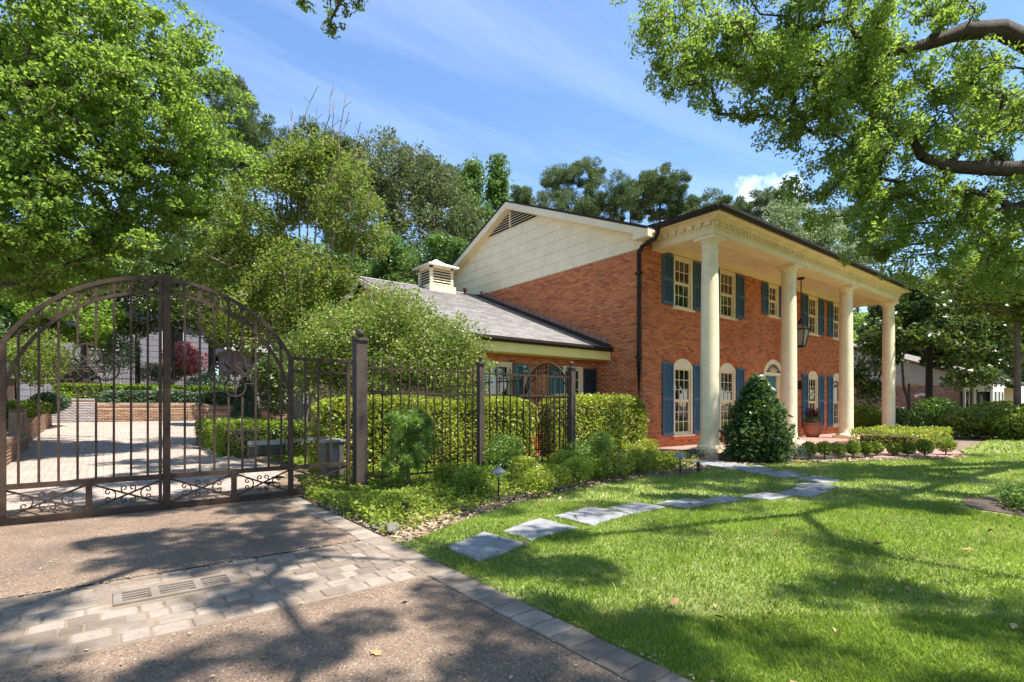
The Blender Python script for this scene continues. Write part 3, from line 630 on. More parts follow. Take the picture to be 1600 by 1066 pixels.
# main roof
FE = 8.66; zr = lambda y_: RZ-SL*abs(y_-RY)
RX0, RX1 = X0-.30, X1+.3; BE = 2*RY-FE
for nm, ya in (('roof_slope', FE), ('roof_slope', BE)):
    MB().prism([(RX0-.02, ya, zr(ya)), (RX0-.02, RY, RZ), (RX0-.02, RY, RZ+.06), (RX0-.02, ya, zr(ya)+.06)], (RX1-RX0+.04, 0, 0)).build(nm, M['gutter'], H)
for ya in (FE, BE):                                   # rake boards and rake soffits
    s_ = 1 if ya < RY else -1
    MB().prism([(RX0, ya, zr(ya)-.02), (RX0, RY, RZ-.003), (RX0, RY, RZ-.24), (RX0, ya, zr(ya)-.22)], (.035, 0, 0)).build('rake_board', M['cream'], H)
    MB().prism([(RX0+.037, ya, zr(ya)-.16), (RX0+.037, RY, RZ-.16), (RX0+.037, RY, RZ-.20), (RX0+.037, ya, zr(ya)-.20)], (.27, 0, 0)).build('rake_soffit', M['cream'], H)
MB().box(RX0+.003, X0+.0, FE-.02, YW+.1, 5.80, 6.0).build('cornice_return', M['cream'], H)
# gable siding boards, clipped to the roof line
BH = .345; z = ZBR; VB = 7.74
while z < RZ-.25:
    zt = min(z+BH, RZ-.2); half = lambda q: (RZ-.18-q)/SL
    h0, h1 = half(z), max(half(zt), .01); yl, yh = RY-h0, RY+h0
    b = MB(); lo, hi = max(yl, YW-.02), min(yh, 20.6); lo1, hi1 = max(RY-h1, YW-.02), min(RY+h1, 20.6)
    b.add([(X0-.025, lo, z+.004), (X0-.025, hi, z+.004), (X0-.014, hi1, zt), (X0-.014, lo1, zt), (X0+.1, lo, z+.004), (X0+.1, hi, z+.004), (X0+.1, hi1, zt), (X0+.1, lo1, zt)], [(0,3,2,1),(4,5,6,7),(0,1,5,4),(1,2,6,5),(2,3,7,6),(3,0,4,7)])
    b.build('siding_board', M['cream'], H); z = zt
vp = (RZ-.26-VB)/SL
V_ = MB().prism([(X0-.04, RY-vp, VB), (X0-.04, RY+vp, VB), (X0-.04, RY, RZ-.26)], (.012, 0, 0)).build('gable_vent', M['slot'], H)
for k in range(6):
    z = VB+.02+k*.088; w_ = max(.03, (RZ-.30-z)/SL)
    MB().add([(X0-.115, RY-w_, z), (X0-.115, RY+w_, z), (X0-.045, RY+w_*.96, z+.045), (X0-.045, RY-w_*.96, z+.045), (X0-.115, RY-w_, z+.018), (X0-.115, RY+w_, z+.018), (X0-.045, RY+w_*.96, z+.06), (X0-.045, RY-w_*.96, z+.06)], [(0,1,2,3),(7,6,5,4),(0,4,5,1),(1,5,6,2),(2,6,7,3),(3,7,4,0)]).build('slat', M['cream'], V_)
MB().box(X0-.12, X0-.045, RY-.015, RY+.015, VB, RZ-.3).build('mullion', M['cream'], V_)
# ---- side wing
WX0, WYE, WZE, WRY, WRZ, WYW = 7.0, 10.16, 2.99, 16.83, 5.58, 10.70
WSL = (WRZ-WZE)/(WRY-WYE); wz = lambda y_: WRZ-WSL*abs(y_-WRY); WRX0 = 6.72
wh = [(7.30, 8.36, .55, 2.42), (10.20, 10.98, .55, 2.42)]
b = MB()
for a, c, d, e in cells(WX0, X0-.02, ZB, 2.72, wh): b.box(a, c, WYW+.002, WYW+.2, d, e)
b.prism([(WX0, WYW+.2, ZB), (WX0, 22.9, ZB), (WX0, 22.9, wz(22.9)-.1), (WX0, WRY, WRZ-.1), (WX0, WYW+.2, wz(WYW+.2)-.1)], (.2, 0, 0)); b.build('wing_wall', M['mortar'], H)
brickwork('wing_brickwork', (WX0, WYW, ZB), (1, 0, 0), (0, -1, 0), X0-WX0-.014, 2.72-ZB, M['brick'], H, [(a-WX0, c-WX0, d-ZB, e-ZB) for a, c, d, e in wh], seed=5)
window(*wh[0], 3, (3, 3), .5, yw=WYW); window(*wh[1], 2, (3, 3), .5, yw=WYW)
shutter(8.42, 8.92, .5, 2.38, 'teal', yw=WYW); shutter(9.66, 10.16, .5, 2.38, 'teal', yw=WYW); shutter(11.03, 11.53, .5, 2.38, 'darkshut', yw=WYW)
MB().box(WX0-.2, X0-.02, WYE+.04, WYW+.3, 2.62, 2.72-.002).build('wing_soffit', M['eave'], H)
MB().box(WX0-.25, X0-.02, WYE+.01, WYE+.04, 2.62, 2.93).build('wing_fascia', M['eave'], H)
b = MB(); b.prism([(WX0-.3, WYE+.008+y_, z-3.17) for y_, z in gp], (X0-WX0+.3-.02, 0, 0)); b.build('wing_gutter', M['gutter'], H)
for ya, s_ in ((WYE, 1), (2*WRY-WYE, -1)):
    MB().prism([(WRX0, ya, wz(ya)-.06), (WRX0, WRY, WRZ-.06), (WRX0, WRY, WRZ), (WRX0, ya, wz(ya))], (X0-WRX0-.014, 0, 0)).build('wing_roof_deck', M['gutter'], H)
sh = MB(); nrow = 50; ln = math.hypot(WRY-WYE, WRZ-WZE); dy = (WRY-WYE)/nrow; dz_ = (WRZ-WZE)/nrow
for r in range(nrow):
    x = WRX0+random.uniform(-.3, 0)
    while x < X0-.02:
        w_ = random.choice((.16, .2, .28, .33)); xa_, xb_ = max(x, WRX0), min(x+w_, X0-.02)
        if xb_-xa_ > .02:
            ya = WYE+r*dy-.02; za = WZE+r*dz_-.008+random.uniform(0, .004); th = .016+random.uniform(0, .005)
            sh.add([(xa_, ya, za), (xb_, ya, za), (xb_, ya+dy*1.05, za+dz_*1.05), (xa_, ya+dy*1.05, za+dz_*1.05), (xa_, ya, za+th), (xb_, ya, za+th), (xb_, ya+dy*1.05, za+dz_*1.05+.004), (xa_, ya+dy*1.05, za+dz_*1.05+.004)], [(4,5,6,7),(0,1,5,4),(1,2,6,5),(3,0,4,7)])
        x += w_+.004
tag(sh.build('shingles', M['shingle'], H), kind='stuff')
MB().prism([(WRX0-.01, WRY-.14, wz(WRY-.14)+.03), (WRX0-.01, WRY, WRZ+.045), (WRX0-.01, WRY+.14, wz(WRY-.14)+.03), (WRX0-.01, WRY, WRZ+.01)], (X0-WRX0-.005, 0, 0)).build('ridge_cap', M['shingle'], H)
for ya in (WYE, 2*WRY-WYE): MB().prism([(WRX0-.04, ya, wz(ya)-.03), (WRX0-.04, WRY, WRZ-.03), (WRX0-.04, WRY, WRZ-.22), (WRX0-.04, ya, wz(ya)-.22)], (.036, 0, 0)).build('wing_rake_board', M['cream'], H)
for k in range(26):                                   # stepped flashing where the wing meets the gable
    y_ = WYE+.15+k*.253; MB().box(X0-.03, X0-.004, y_, y_+.2, wz(y_)+.03, wz(y_)+.25).build('flashing_step', M['nbrick'], H)
MB().prism([(X0-.40, WYE-.02, WZE+.012), (X0-.30, WRY, WRZ+.012), (X0-.02, WRY, WRZ+.04), (X0-.02, WYE-.02, WZE+.04)], (0, 0, .03)).build('valley_flashing', M['gutter'], H)
# cupola on the wing ridge
cxc, cyc, cs = 9.62, 16.83, .47
cb = MB().box(cxc-cs-.07, cxc+cs+.07, cyc-cs-.07, cyc+cs+.07, 5.25, 5.62).build('cupola', M['cream'], H)
b = MB()
for i in (-1, 1):
    for k in (-1, 1): b.box(cxc+i*cs-(.1 if i > 0 else 0), cxc+i*cs+(.1 if i < 0 else 0), cyc+k*cs-(.1 if k > 0 else 0), cyc+k*cs+(.1 if k < 0 else 0), 5.62, 6.30)
b.box(cxc-cs, cxc+cs, cyc-cs, cyc+cs, 6.22, 6.30); b.build('corner_posts', M['cream'], cb)
MB().box(cxc-cs+.09, cxc+cs-.09, cyc-cs+.09, cyc+cs-.09, 5.62, 6.22).build('louvre_backing', M['slot'], cb)
for k in range(6):
    z = 5.66+k*.095
    MB().add([(cxc-cs+.1, cyc-cs+.01, z), (cxc+cs-.1, cyc-cs+.01, z), (cxc+cs-.1, cyc-cs+.08, z+.06), (cxc-cs+.1, cyc-cs+.08, z+.06), (cxc-cs+.1, cyc-cs+.01, z+.016), (cxc+cs-.1, cyc-cs+.01, z+.016), (cxc+cs-.1, cyc-cs+.08, z+.072), (cxc-cs+.1, cyc-cs+.08, z+.072)], [(0,1,2,3),(7,6,5,4),(0,4,5,1),(3,2,6,7)]).build('louvre', M['cream'], cb)
    MB().add([(cxc-cs+.01, cyc-cs+.1, z), (cxc-cs+.01, cyc+cs-.1, z), (cxc-cs+.08, cyc+cs-.1, z+.06), (cxc-cs+.08, cyc-cs+.1, z+.06), (cxc-cs+.01, cyc-cs+.1, z+.016), (cxc-cs+.01, cyc+cs-.1, z+.016), (cxc-cs+.08, cyc+cs-.1, z+.072), (cxc-cs+.08, cyc-cs+.1, z+.072)], [(0,1,2,3),(7,6,5,4),(0,4,5,1),(3,2,6,7)]).build('louvre', M['cream'], cb)
b = MB(); ee = cs+.16; ap = (cxc, cyc, 6.68)
ring = lambda e, z: [(cxc-e, cyc-e, z), (cxc+e, cyc-e, z), (cxc+e, cyc+e, z), (cxc-e, cyc+e, z)]
b.add(ring(ee, 6.30)+ring(ee, 6.345)+ring(.26, 6.50)+[ap], [(3,2,1,0)]+[(i, (i+1) % 4, 4+(i+1) % 4, 4+i) for i in range(4)]+[(4+i, 4+(i+1) % 4, 8+(i+1) % 4, 8+i) for i in range(4)]+[(8+i, 8+(i+1) % 4, 12) for i in range(4)])
b.build('cupola_roof', M['white'], cb)
MB().lathe([(.05, 5.2), (.05, 5.62), (.075, 5.63), (.075, 5.72), (.0, 5.73)], 10.72, 16.55, 12).build('vent_pipe', M['iron'], H)
# lantern, sconce
LX, LY = 19.5, 8.25
ln_ = thing('hanging_lantern', 'large dark glass-sided lantern hanging from the portico ceiling', 'lantern', (LX, LY, 5.84))
MB().lathe([(.0, 5.78), (.11, 5.78), (.12, 5.84), (.0, 5.842)], LX, LY, 14).build('canopy', M['black'], ln_)
b = MB(); b.tube([(LX, LY, 5.8), (LX, LY, 4.36)], .014, 6); b.tube([(LX+.05, LY, 5.8), (LX+.02, LY, 4.36)], .006, 5); b.build('chain', M['black'], ln_)
b = MB(); t4 = [(-1, -1), (1, -1), (1, 1), (-1, 1)]
for i in range(4):
    (a, c), (d, e) = t4[i], t4[(i+1) % 4]; p0 = np.array((LX+a*.11, LY+c*.11, 3.42)); p1 = np.array((LX+a*.2, LY+c*.2, 4.0)); q0 = np.array((LX+d*.11, LY+e*.11, 3.42)); q1 = np.array((LX+d*.2, LY+e*.2, 4.0))
    b.bar(p0, p1, .03).bar(p0, q0, .03).bar(p1, q1, .04).bar(p1, (LX, LY, 4.32), .028)
b.lathe([(.0, 4.2), (.1, 4.2), (.07, 4.34), (.03, 4.40), (.0, 4.42)], LX, LY, 10); b.box(LX-.11, LX+.11, LY-.11, LY+.11, 3.37, 3.40); b.build('cage', M['black'], ln_)
b = MB(); b.add([(LX+a*.105, LY+c*.105, 3.43) for a, c in t4]+[(LX+a*.19, LY+c*.19, 3.99) for a, c in t4]+[(LX, LY, 4.30)], [(i, (i+1) % 4, 4+(i+1) % 4, 4+i) for i in range(4)]+[(4+i, 4+(i+1) % 4, 8) for i in range(4)]); b.build('glass', M['amber'], ln_)
sc_ = thing('wall_sconce', 'small black wall lantern beside the front door', 'lantern', (21.08, YW-.1, 2.0))
MB().box(21.02, 21.14, YW-.03, YW-.014, 1.95, 2.25).build('backplate', M['black'], sc_); MB().box(20.99, 21.17, YW-.2, YW-.04, 1.92, 2.18).box(21.02, 21.14, YW-.17, YW-.07, 2.18, 2.26).build('lamp_body', M['black'], sc_)
# ================================================================== GATE AND FENCE
GY = 7.75
def cscroll(cx, cz, R_, a0, a1, turns=1.15, n=40, plane='x', y=GY):
    """C-scroll: an arc whose two ends curl inwards"""
    pts = []
    arc = np.linspace(a0, a1, 16); mid = [(cx+R_*math.cos(a), cz+R_*math.sin(a)) for a in arc]
    def curl(p, a, sgn):
        r = R_*.42; c = (p[0]-r*math.cos(a), p[1]-r*math.sin(a)); return [(c[0]+r*(1-.55*f)*math.cos(a+sgn*f*turns*2*math.pi*.8), c[1]+r*(1-.55*f)*math.sin(a+sgn*f*turns*2*math.pi*.8)) for f in np.linspace(.06, 1, 12)]
    pts = curl(mid[0], a0, -1)[::-1]+mid+curl(mid[-1], a1, 1)
    return [(p[0], y, p[1]) if plane == 'x' else (GX, p[0], p[1]) for p in pts]
AC = .62; ARISE = .90; AW = 1.47; AZ0 = 1.97
AR = (AW**2+ARISE**2)/(2*ARISE); ACZ = AZ0+ARISE-AR
arcz = lambda x, r: ACZ+math.sqrt(max(0, r*r-(x-AC)**2))
IR = AR-.175
def gate_leaf(name, label, xs, side):
    """side +1: right leaf (arch half plus flat end bay)"""
    lo, hi = (AC, 2.95) if side > 0 else (-1.72, AC-.006)
    T_ = thing(name, label, 'gate', ((lo+hi)/2, GY, 0), 'leaves of the arched driveway gate'); sg = side
    st = AC+sg*AW; en = hi if sg > 0 else lo
    th1 = math.asin(AW/AR); arc = [(AC+sg*AR*math.sin(a), GY, ACZ+AR*math.cos(a)) for a in np.linspace(.02, th1, 18)]
    MB().tube(arc, .032, 4, (0, 1, 0)).build('outer_arch', M['iron'], T_)
    th2 = math.asin(min(1, (AW)/IR)); arc = [(AC+sg*IR*math.sin(a), GY, ACZ+IR*math.cos(a)) for a in np.linspace(.02, th2, 18)]
    MB().tube(arc, .026, 4, (0, 1, 0)).build('inner_arch', M['iron'], T_)
    b = MB(); b.bar((st, GY, 1.97), (en, GY, 1.97), .045, .045).build('top_rail', M['iron'], T_)
    MB().bar((st, GY, 1.79), (en, GY, 1.79), .034, .034).build('second_rail', M['iron'], T_)
    MB().bar((lo, GY, .425), (hi, GY, .425), .055, .058).build('middle_rail', M['iron'], T_)
    MB().bar((lo, GY, .055), (hi, GY, .055), .06, .07).build('bottom_rail', M['iron'], T_)
    w = .075 if sg > 0 else .03
    MB().bar((AC+(0 if sg > 0 else -.065), GY-.004*sg, .02), (AC+(0 if sg > 0 else -.065), GY-.004*sg, 2.93), w, .07, (0, 1, 0)).build('meeting_stile', M['iron'], T_)
    MB().bar((st, GY, .02), (st, GY, 2.0), .06, .062, (0, 1, 0)).build('stile', M['iron'], T_)
    MB().bar((en-sg*.03, GY, .02), (en-sg*.03, GY, 2.0), .05, .052, (0, 1, 0)).build('hinge_stile', M['iron'], T_)
    k = 1; rosx = AC+sg*.765
    while True:
        x = AC+sg*(.028+k*.1645); k += 1
        if abs(x-AC) > AW-.05: break
        top = arcz(x, AR)-.02
        zz = [(.45, top)] if abs(x-rosx) > .11 else [(.45, 1.42), (2.0, top)]
        for z0, z1 in zz: MB().bar((x, GY, z0), (x, GY, z1), .023, .023, (0, 1, 0)).build('picket', M['iron'], T_)
    for q in (.2, .385, .565):
        x = st+sg*q
        if abs(en-x) > .1: MB().bar((x, GY, .45), (x, GY, 1.96), .023, .023, (0, 1, 0)).build('picket', M['iron'], T_)
    # scrolls between the arches
    for i in range(8):
        x = AC+sg*(.028+(i+.5)*.1645)
        if abs(x-AC) > AW-.06: break
        zm = (arcz(x, AR)+arcz(x, IR))/2; tilt = -sg*math.asin(abs(x-AC)/AR)
        f = 1 if i % 2 else -1; a_ = 0. if f > 0 else math.pi
        MB().tube(cscroll(x, zm-f*.012, .066, a_+tilt-.15, a_+math.pi+tilt+.15, .9), .0105, 4, (0, 1, 0)).build('arch_scroll', M['iron'], T_)
    # quatrefoil medallion
    cz = 1.72
    for a in (0, 90, 180, 270):
        ca, sa = math.cos(math.radians(a)), math.sin(math.radians(a)); R_ = .125; c = (rosx+ca*.17, cz+sa*.17)
        MB().tube(cscroll(c[0], c[1], R_, math.radians(a-128), math.radians(a+128), 1.0), .0125, 4, (0, 1, 0)).build('medallion_scroll', M['iron'], T_)
    b = MB(); b.bar((rosx-.19, GY, cz), (rosx+.19, GY, cz), .014).bar((rosx, GY, 1.42), (rosx, GY, 2.02), .016, .016, (0, 1, 0)); b.build('medallion_cross', M['iron'], T_)
    b = MB()
    for i in range(8):
        a = i*math.pi/4; b.tube([(rosx+.012*math.cos(a), GY-.014, cz+.012*math.sin(a)), (rosx+.035*math.cos(a), GY-.026, cz+.035*math.sin(a)), (rosx+.052*math.cos(a), GY-.016, cz+.052*math.sin(a))], [.006, .016, .005], 6)
    b.lathe([(0, 0), (.02, 0), (.014, .012), (0, .015)], 0, 0, 8)
    n = 8*2+16; b.v[-32:] = [(rosx+v[0], GY-.02-v[2], cz+v[1]) for v in b.v[-32:]]
    b.build('rosette', M['iron'], T_)
    # kick panel: posts, crosses, scrolls
    bays = [(AC+sg*.03, AC+sg*.735), (AC+sg*.765, st-sg*.02), (st+sg*.03, en-sg*.06)]
    MB().bar((AC+sg*.75, GY, .08), (AC+sg*.75, GY, .40), .062, .05, (0, 1, 0)).build('kick_post', M['iron'], T_)
    for xa, xb in bays:
        m_ = (xa+xb)/2; L = abs(xb-xa); zc_ = .243
        MB().bar((xa, GY-.002, .095), (xb, GY-.002, .39), .016, .020).build('cross_brace', M['iron'], T_); MB().bar((xa, GY+.012, .39), (xb, GY+.012, .095), .016, .020).build('cross_brace', M['iron'], T_)
        r = .07
        for a, off in ((90, .095), (270, .095), (0, .19), (180, .19)):
            ca, sa = math.cos(math.radians(a)), math.sin(math.radians(a))
            if L < .75 and a in (90, 270): off = .09
            MB().tube(cscroll(m_+ca*(off+.0), zc_+sa*(off-.02), r, math.radians(a+180-95), math.radians(a+180+95), 1.0), .0095, 4, (0, 1, 0)).build('kick_scroll', M['iron'], T_)
    return T_
gate_leaf('driveway_gate', 'right leaf of the arched brown wrought-iron driveway gate, hinged on the tall post', 0, 1)
gate_leaf('driveway_gate', 'left leaf of the arched brown wrought-iron driveway gate, cut by the picture edge', 0, -1)
def post(name, x, y, w, h, parent=None, label=None, mat='postpaint', ballr=.062, z0=-.05):
    b = MB().box(x-w/2, x+w/2, y-w/2, y+w/2, z0, h); b.box(x-w/2-.022, x+w/2+.022, y-w/2-.022, y+w/2+.022, h+.001, h+.03); b.box(x-w/2-.006, x+w/2+.006, y-w/2-.006, y+w/2+.006, h+.031, h+.05)
    b.lathe([(0, h+.05), (ballr*.55, h+.051), (ballr*.4, h+.066), (ballr*.75, h+.078)]+[(ballr*math.sin(a), h+.12-ballr*math.cos(a)) for a in np.linspace(.75, math.pi, 8)], x, y, 16)
    o = b.build(name, M[mat], parent, bevel=.004)
    if label: tag(o, label, 'post', 'gate posts')
    return o
post('gate_post', 3.14, GY+.09, .175, 2.30, None, 'tall square brown gate post with ball cap beside the shrubs')
post('gate_post', -1.86, GY+.09, .2, 2.30, None, 'square brown gate post left of the driveway gate, past the picture edge')
FY = 7.95
fn = thing('iron_fence', 'brown iron picket fence between the gate post and the garden gate', 'fence', (5.5, FY, 0))
for x, w, h in ((5.49, .11, 2.06), (7.84, .12, 2.08)): post('fence_post', x, FY, w, h, fn, mat='postpaint', ballr=.04)
for xa, xb in ((3.24, 5.43), (5.55, 7.77)):
    for z, s in ((1.90, .03), (1.50, .03), (.15, .035)): MB().bar((xa, FY, z), (xb, FY, z), s).build('rail', M['iron'], fn)
pk = MB().bar((0, 0, .12), (0, 0, 2.0), .02, .02, (0, 1, 0)); pk.add([(-.01, -.01, 2.0), (.01, -.01, 2.0), (.01, .01, 2.0), (-.01, .01, 2.0), (0, 0, 2.06)], [(0, 1, 4), (1, 2, 4), (2, 3, 4), (3, 0, 4)]); pkm = pk.mesh('picket', M['iron'])
for xa, xb, n in ((3.26, 5.43, 13), (5.55, 7.78, 13)):
    for i in range(n): o = link('picket', pkm, None, fn); o.location = Vector((xa+(xb-xa)*(i+.9)/(n+.6), FY, 0))-origin(fn)
GX = 7.84
pg = thing('garden_gate', 'small arched iron garden gate at the fence corner by the hedge', 'gate', (GX, 8.73, 0))
post('gate_stile_post', GX, 9.53, .1, 2.08, pg, mat='postpaint', ballr=.045)
def yarc(z0, rise, w=.70, c=8.75, n=16):
    R_ = (w*w+rise*rise)/(2*rise); zc_ = z0+rise-R_; th = math.asin(w/R_); return [(GX, c+R_*math.sin(a), zc_+R_*math.cos(a)) for a in np.linspace(-th, th, n)]
o1, o2 = yarc(1.78, .46), yarc(1.62, .44)
MB().tube(o1, .022, 4, (1, 0, 0)).build('outer_arch', M['iron'], pg); MB().tube(o2, .018, 4, (1, 0, 0)).build('inner_arch', M['iron'], pg)
for y_ in (8.05, 9.45): MB().bar((GX, y_, .1), (GX, y_, 1.8), .035, .035, (0, 1, 0)).build('stile', M['iron'], pg)
for z in (1.48, .3, .12): MB().bar((GX, 8.05, z), (GX, 9.45, z), .028).build('rail', M['iron'], pg)
for i in range(9):
    y_ = 8.05+1.4*(i+1)/10; z1 = float(np.interp(y_, [p[1] for p in o1], [p[2] for p in o1])); MB().bar((GX, y_, .12), (GX, y_, z1), .017, .017, (0, 1, 0)).build('picket', M['iron'], pg)
for i in range(7):
    y_ = 8.26+.163*i; z1 = float(np.interp(y_, [p[1] for p in o1], [p[2] for p in o1])); MB().tube(cscroll(y_, z1-.08, .055, 0, math.pi, .9, plane='y'), .010, 4, (1, 0, 0)).build('arch_scroll', M['iron'], pg)
for a in (0, 90, 180, 270):
    MB().tube(cscroll(8.75+.14*math.cos(math.radians(a)), 1.08+.14*math.sin(math.radians(a)), .105, math.radians(a-128), math.radians(a+128), 1., plane='y'), .012, 4, (1, 0, 0)).build('medallion_scroll', M['iron'], pg)
# return run of fence to the wing
f2 = thing('iron_fence', 'short iron fence run from the garden gate to the side wing', 'fence', (GX, 10, 0))
for z in (1.90, 1.50, .15): MB().bar((GX, 9.59, z), (GX, 10.66, z), .03).build('rail', M['iron'], f2)
for i in range(6): o = link('picket', pkm, None, f2); o.location = Vector((GX, 9.68+i*.165, 0))-origin(f2)
# gate operator: box, arm, arm cover
ob = thing('gate_opener_box', 'tan metal gate opener cabinet with grey lid behind the post', 'gate opener', (2.98, 8.55, 0))
MB().box(2.80, 3.10, 8.40, 8.70, .02, .70).build('cabinet', M['box_paint'], ob, bevel=.01); MB().box(2.775, 3.125, 8.375, 8.725, .701, .75).build('lid', M['alu'], ob, bevel=.015); MB().box(2.87, 3.0, 8.39, 8.399, .3, .6).build('access_panel', M['greysiding'], ob)
ga = thing('swing_gate_opener', 'grey swing gate opener arm with dark cover behind the right leaf', 'gate opener', (2.3, 8.1, .7))
MB().bar((2.85, 8.50, .78), (1.95, 8.02, .77), .035, .04).build('arm', M['alu'], ga); MB().box(1.58, 2.06, 7.90, 7.98, .60, .74).build('arm_cover', M['black'], ga, bevel=.008); MB().box(1.60, 2.05, 7.985, 8.1, .745, .80).build('arm_bracket', M['alu'], ga)

# ================================================================== SMALL GARDEN THINGS
def path_light(p, label, h=.42, s=1.):
    T_ = thing('path_light', label, 'path light', tuple(p)); x, y = p[0], p[1]
    MB().tube([(x, y, -.05), (x, y, h)], .013*s, 8).build('stake', M['black'], T_)
    MB().lathe([(.02, h-.09), (.03, h-.085), (.03, h-.02), (.0, h-.015)], x, y, 10).build('lamp', M['alu'], T_)
    MB().lathe([(.0, h-.022), (.115*s, h-.022), (.118*s, h-.012), (.06*s, h+.03), (.018, h+.055), (.012, h+.075), (0, h+.08)], x, y, 18).build('hat', M['hat'], T_)
def at_h(px, py, X_=None): return ground(px, py)
path_light(ground(779, 781), 'path light with grey cone hat in the bed before the fence', .40)
path_light(ground(1063, 742), 'path light with pale cone hat near the porch corner', .36, 1.05)
def bollard(p, label, h):
    T_ = thing('bollard_light', label, 'garden light', tuple(p)); x, y = p[0], p[1]
    MB().lathe([(.0, -.03), (.03, -.03), (.03, h*.72), (.0, h*.72)], x, y, 12).build('stem', M['black'], T_); MB().lathe([(0, h*.72+.001), (.036, h*.72+.001), (.036, h), (.03, h+.008), (0, h+.01)], x, y, 12).build('head', M['black'], T_)
bollard(ground(633, 812), 'short black bollard light at the drive end of the bed', .19)
bollard(ground(1091, 739), 'short black bollard light beside the slate path', .20)
bollard(ground(1402, 712), 'slim black bollard light among the small boxwoods', .36)
def rock(p, s, label, seed):
    r = random.Random(seed); bm = bmesh.new(); bmesh.ops.create_icosphere(bm, subdivisions=3, radius=1)
    dirs = [(Vector((r.gauss(0, 1), r.gauss(0, 1), r.gauss(0, 1))).normalized(), r.uniform(.62, .95)) for _ in range(11)]
    for v in bm.verts:
        for d, c in dirs:
            q = v.co.dot(d)
            if q > c: v.co -= d*(q-c)*.9
        v.co = Vector((v.co.x*s[0], v.co.y*s[1], v.co.z*s[2]))
    me = bpy.data.meshes.new('rock'); bm.to_mesh(me); bm.free(); o = link('rock', me, M['rock']); o.location = (p[0], p[1], s[2]*.45); o.rotation_euler[2] = r.uniform(0, 6); tag(o, label, 'rock', 'rocks at the bed corner')
rock(ground(614, 829), (.15, .10, .055), 'pale grey angular rock at the bed corner by the drive', 1)
rock(ground(590, 828), (.07, .06, .045), 'small brown rock left of the pale rock', 4); rock(ground(571, 823), (.05, .045, .035), 'smallest brown stone on the paver edge', 6)
def leafthing(p, s, label, rz, mat='dryleaf'):
    pts = [(0, -.5), (.28, -.2), (.2, 0), (.42, .18), (.14, .2), (0, .55), (-.16, .2), (-.4, .12), (-.2, 0), (-.3, -.25)]
    b = MB(); b.add([(x*s, y*s, .02+s*(.25*abs(x)+.12*math.sin(3*y))) for x, y in pts]+[(0, 0, .02)], [(i, (i+1) % 10, 10) for i in range(10)])
    o = b.build('fallen_leaf', M[mat]); o.location = (p[0], p[1], p[2] if len(p) > 2 else 0); o.rotation_euler = (random.uniform(-.2, .3), random.uniform(-.2, .3), rz); o.modifiers.new('thick', 'SOLIDIFY').thickness = .0015; tag(o, label, 'leaf', 'fallen brown leaves')
leafthing(np.array(ground(588, 1026)), .075, 'curled brown fallen leaf on the front driveway slab', .4); leafthing(np.array(ground(632, 945)), .06, 'tan fallen leaf on the drive near the paver band', 1.9)
leafthing(np.array(ground(1347, 857))+[0, 0, .05], .12, 'brown fallen leaf standing in the lawn, left of two', .9); leafthing(np.array(ground(1375, 862))+[0, 0, .05], .16, 'large brown fallen leaf lying in the lawn, right of two', 2.4)
leafthing(np.array(ground(1512, 870))+[0, 0, .045], .09, 'small brown leaf in the lawn at right', 3.4)
# big terracotta pot
tp = thing('terracotta_planter', 'large rounded terracotta pot of mixed plants on the porch', 'planter', (20.95, 8.45, ZP)); PX_, PY_ = 20.95, 8.45
MB().lathe([(0, ZP), (.18, ZP), (.21, ZP+.03), (.29, ZP+.2), (.325, ZP+.34), (.31, ZP+.45), (.29, ZP+.49), (.325, ZP+.5), (.325, ZP+.54), (.28, ZP+.54), (.27, ZP+.49), (0, ZP+.47)], PX_, PY_, 30).build('pot', M['terra'], tp, smooth=True)
foliage('plants', ell((PX_, PY_, ZP+.64), (.30, .30, .18), 420, .3), .10, .045, M['varieg'], tp)
P = ell((PX_, PY_, ZP+.72), (.1, .1, .1), 140, .3); foliage('spiky_leaves', P+unit(P-np.array((PX_, PY_, ZP+.6)))*.18, .42, .03, M['purple'], tp, direc=unit(P-np.array((PX_, PY_, ZP+.55))))
# ================================================================== WALLS AND NEIGHBOURS
def gz(x, y): return float(zg(x, y))
def garden_wall(name, label, org, u, nrm, length, height, mat, th=.24, cap=True, cat='wall'):
    T_ = thing(name, label, cat, tuple(org)); org = np.array(org, float); u = np.array(u, float); n = np.array(nrm, float)
    c = [org, org+u*length, org+u*length-n*th, org-n*th]; MB().prism([p+[0, 0, -.3] for p in c], (0, 0, height+.29)).build('core', M['mortar'], T_)
    brickwork('brickwork', org, u, n, length, height-.03, mat, T_)
    if cap:
        k = int(length/.105); b = MB()
        for i in range(k):
            a = org+u*(i*.105)+n*.03+UP*(height-.005); b.prism([a, a+u*.096, a+u*.096-n*(th+.05), a-n*(th+.05)], (0, 0, .075))
        tag(b.build('rowlock_cap', mat, T_), kind='stuff')
    return T_
garden_wall('planter_wall', 'low brown brick planter wall along the left of the drive, nearest the gate', (-1.42, 17.0, .0), (0, -1, 0), (1, 0, 0), 8.4, .62, M['tanbrick'])
garden_wall('planter_wall', 'taller brown brick planter wall further back along the left of the drive', (-1.55, 26.6, .2), (0, -1, 0), (1, 0, 0), 9.3, .95, M['tanbrick'])
garden_wall('planter_wall', 'short end of the nearer planter wall facing the gate', (-2.5, 8.6, 0), (1, 0, 0), (0, -1, 0), 1.07, .62, M['tanbrick'])
garden_wall('retaining_wall', 'brown brick retaining wall across the back of the court under the hedges', (-.2, 28.2, .55), (1, 0, 0), (0, -1, 0), 6.0, .72, M['tanbrick'])
garden_wall('retaining_wall', 'whitewashed brick retaining wall at the back left of the court', (-1.75, 28.2, .55), (1, 0, 0), (0, -1, 0), 1.53, .98, M['whitebrick'])
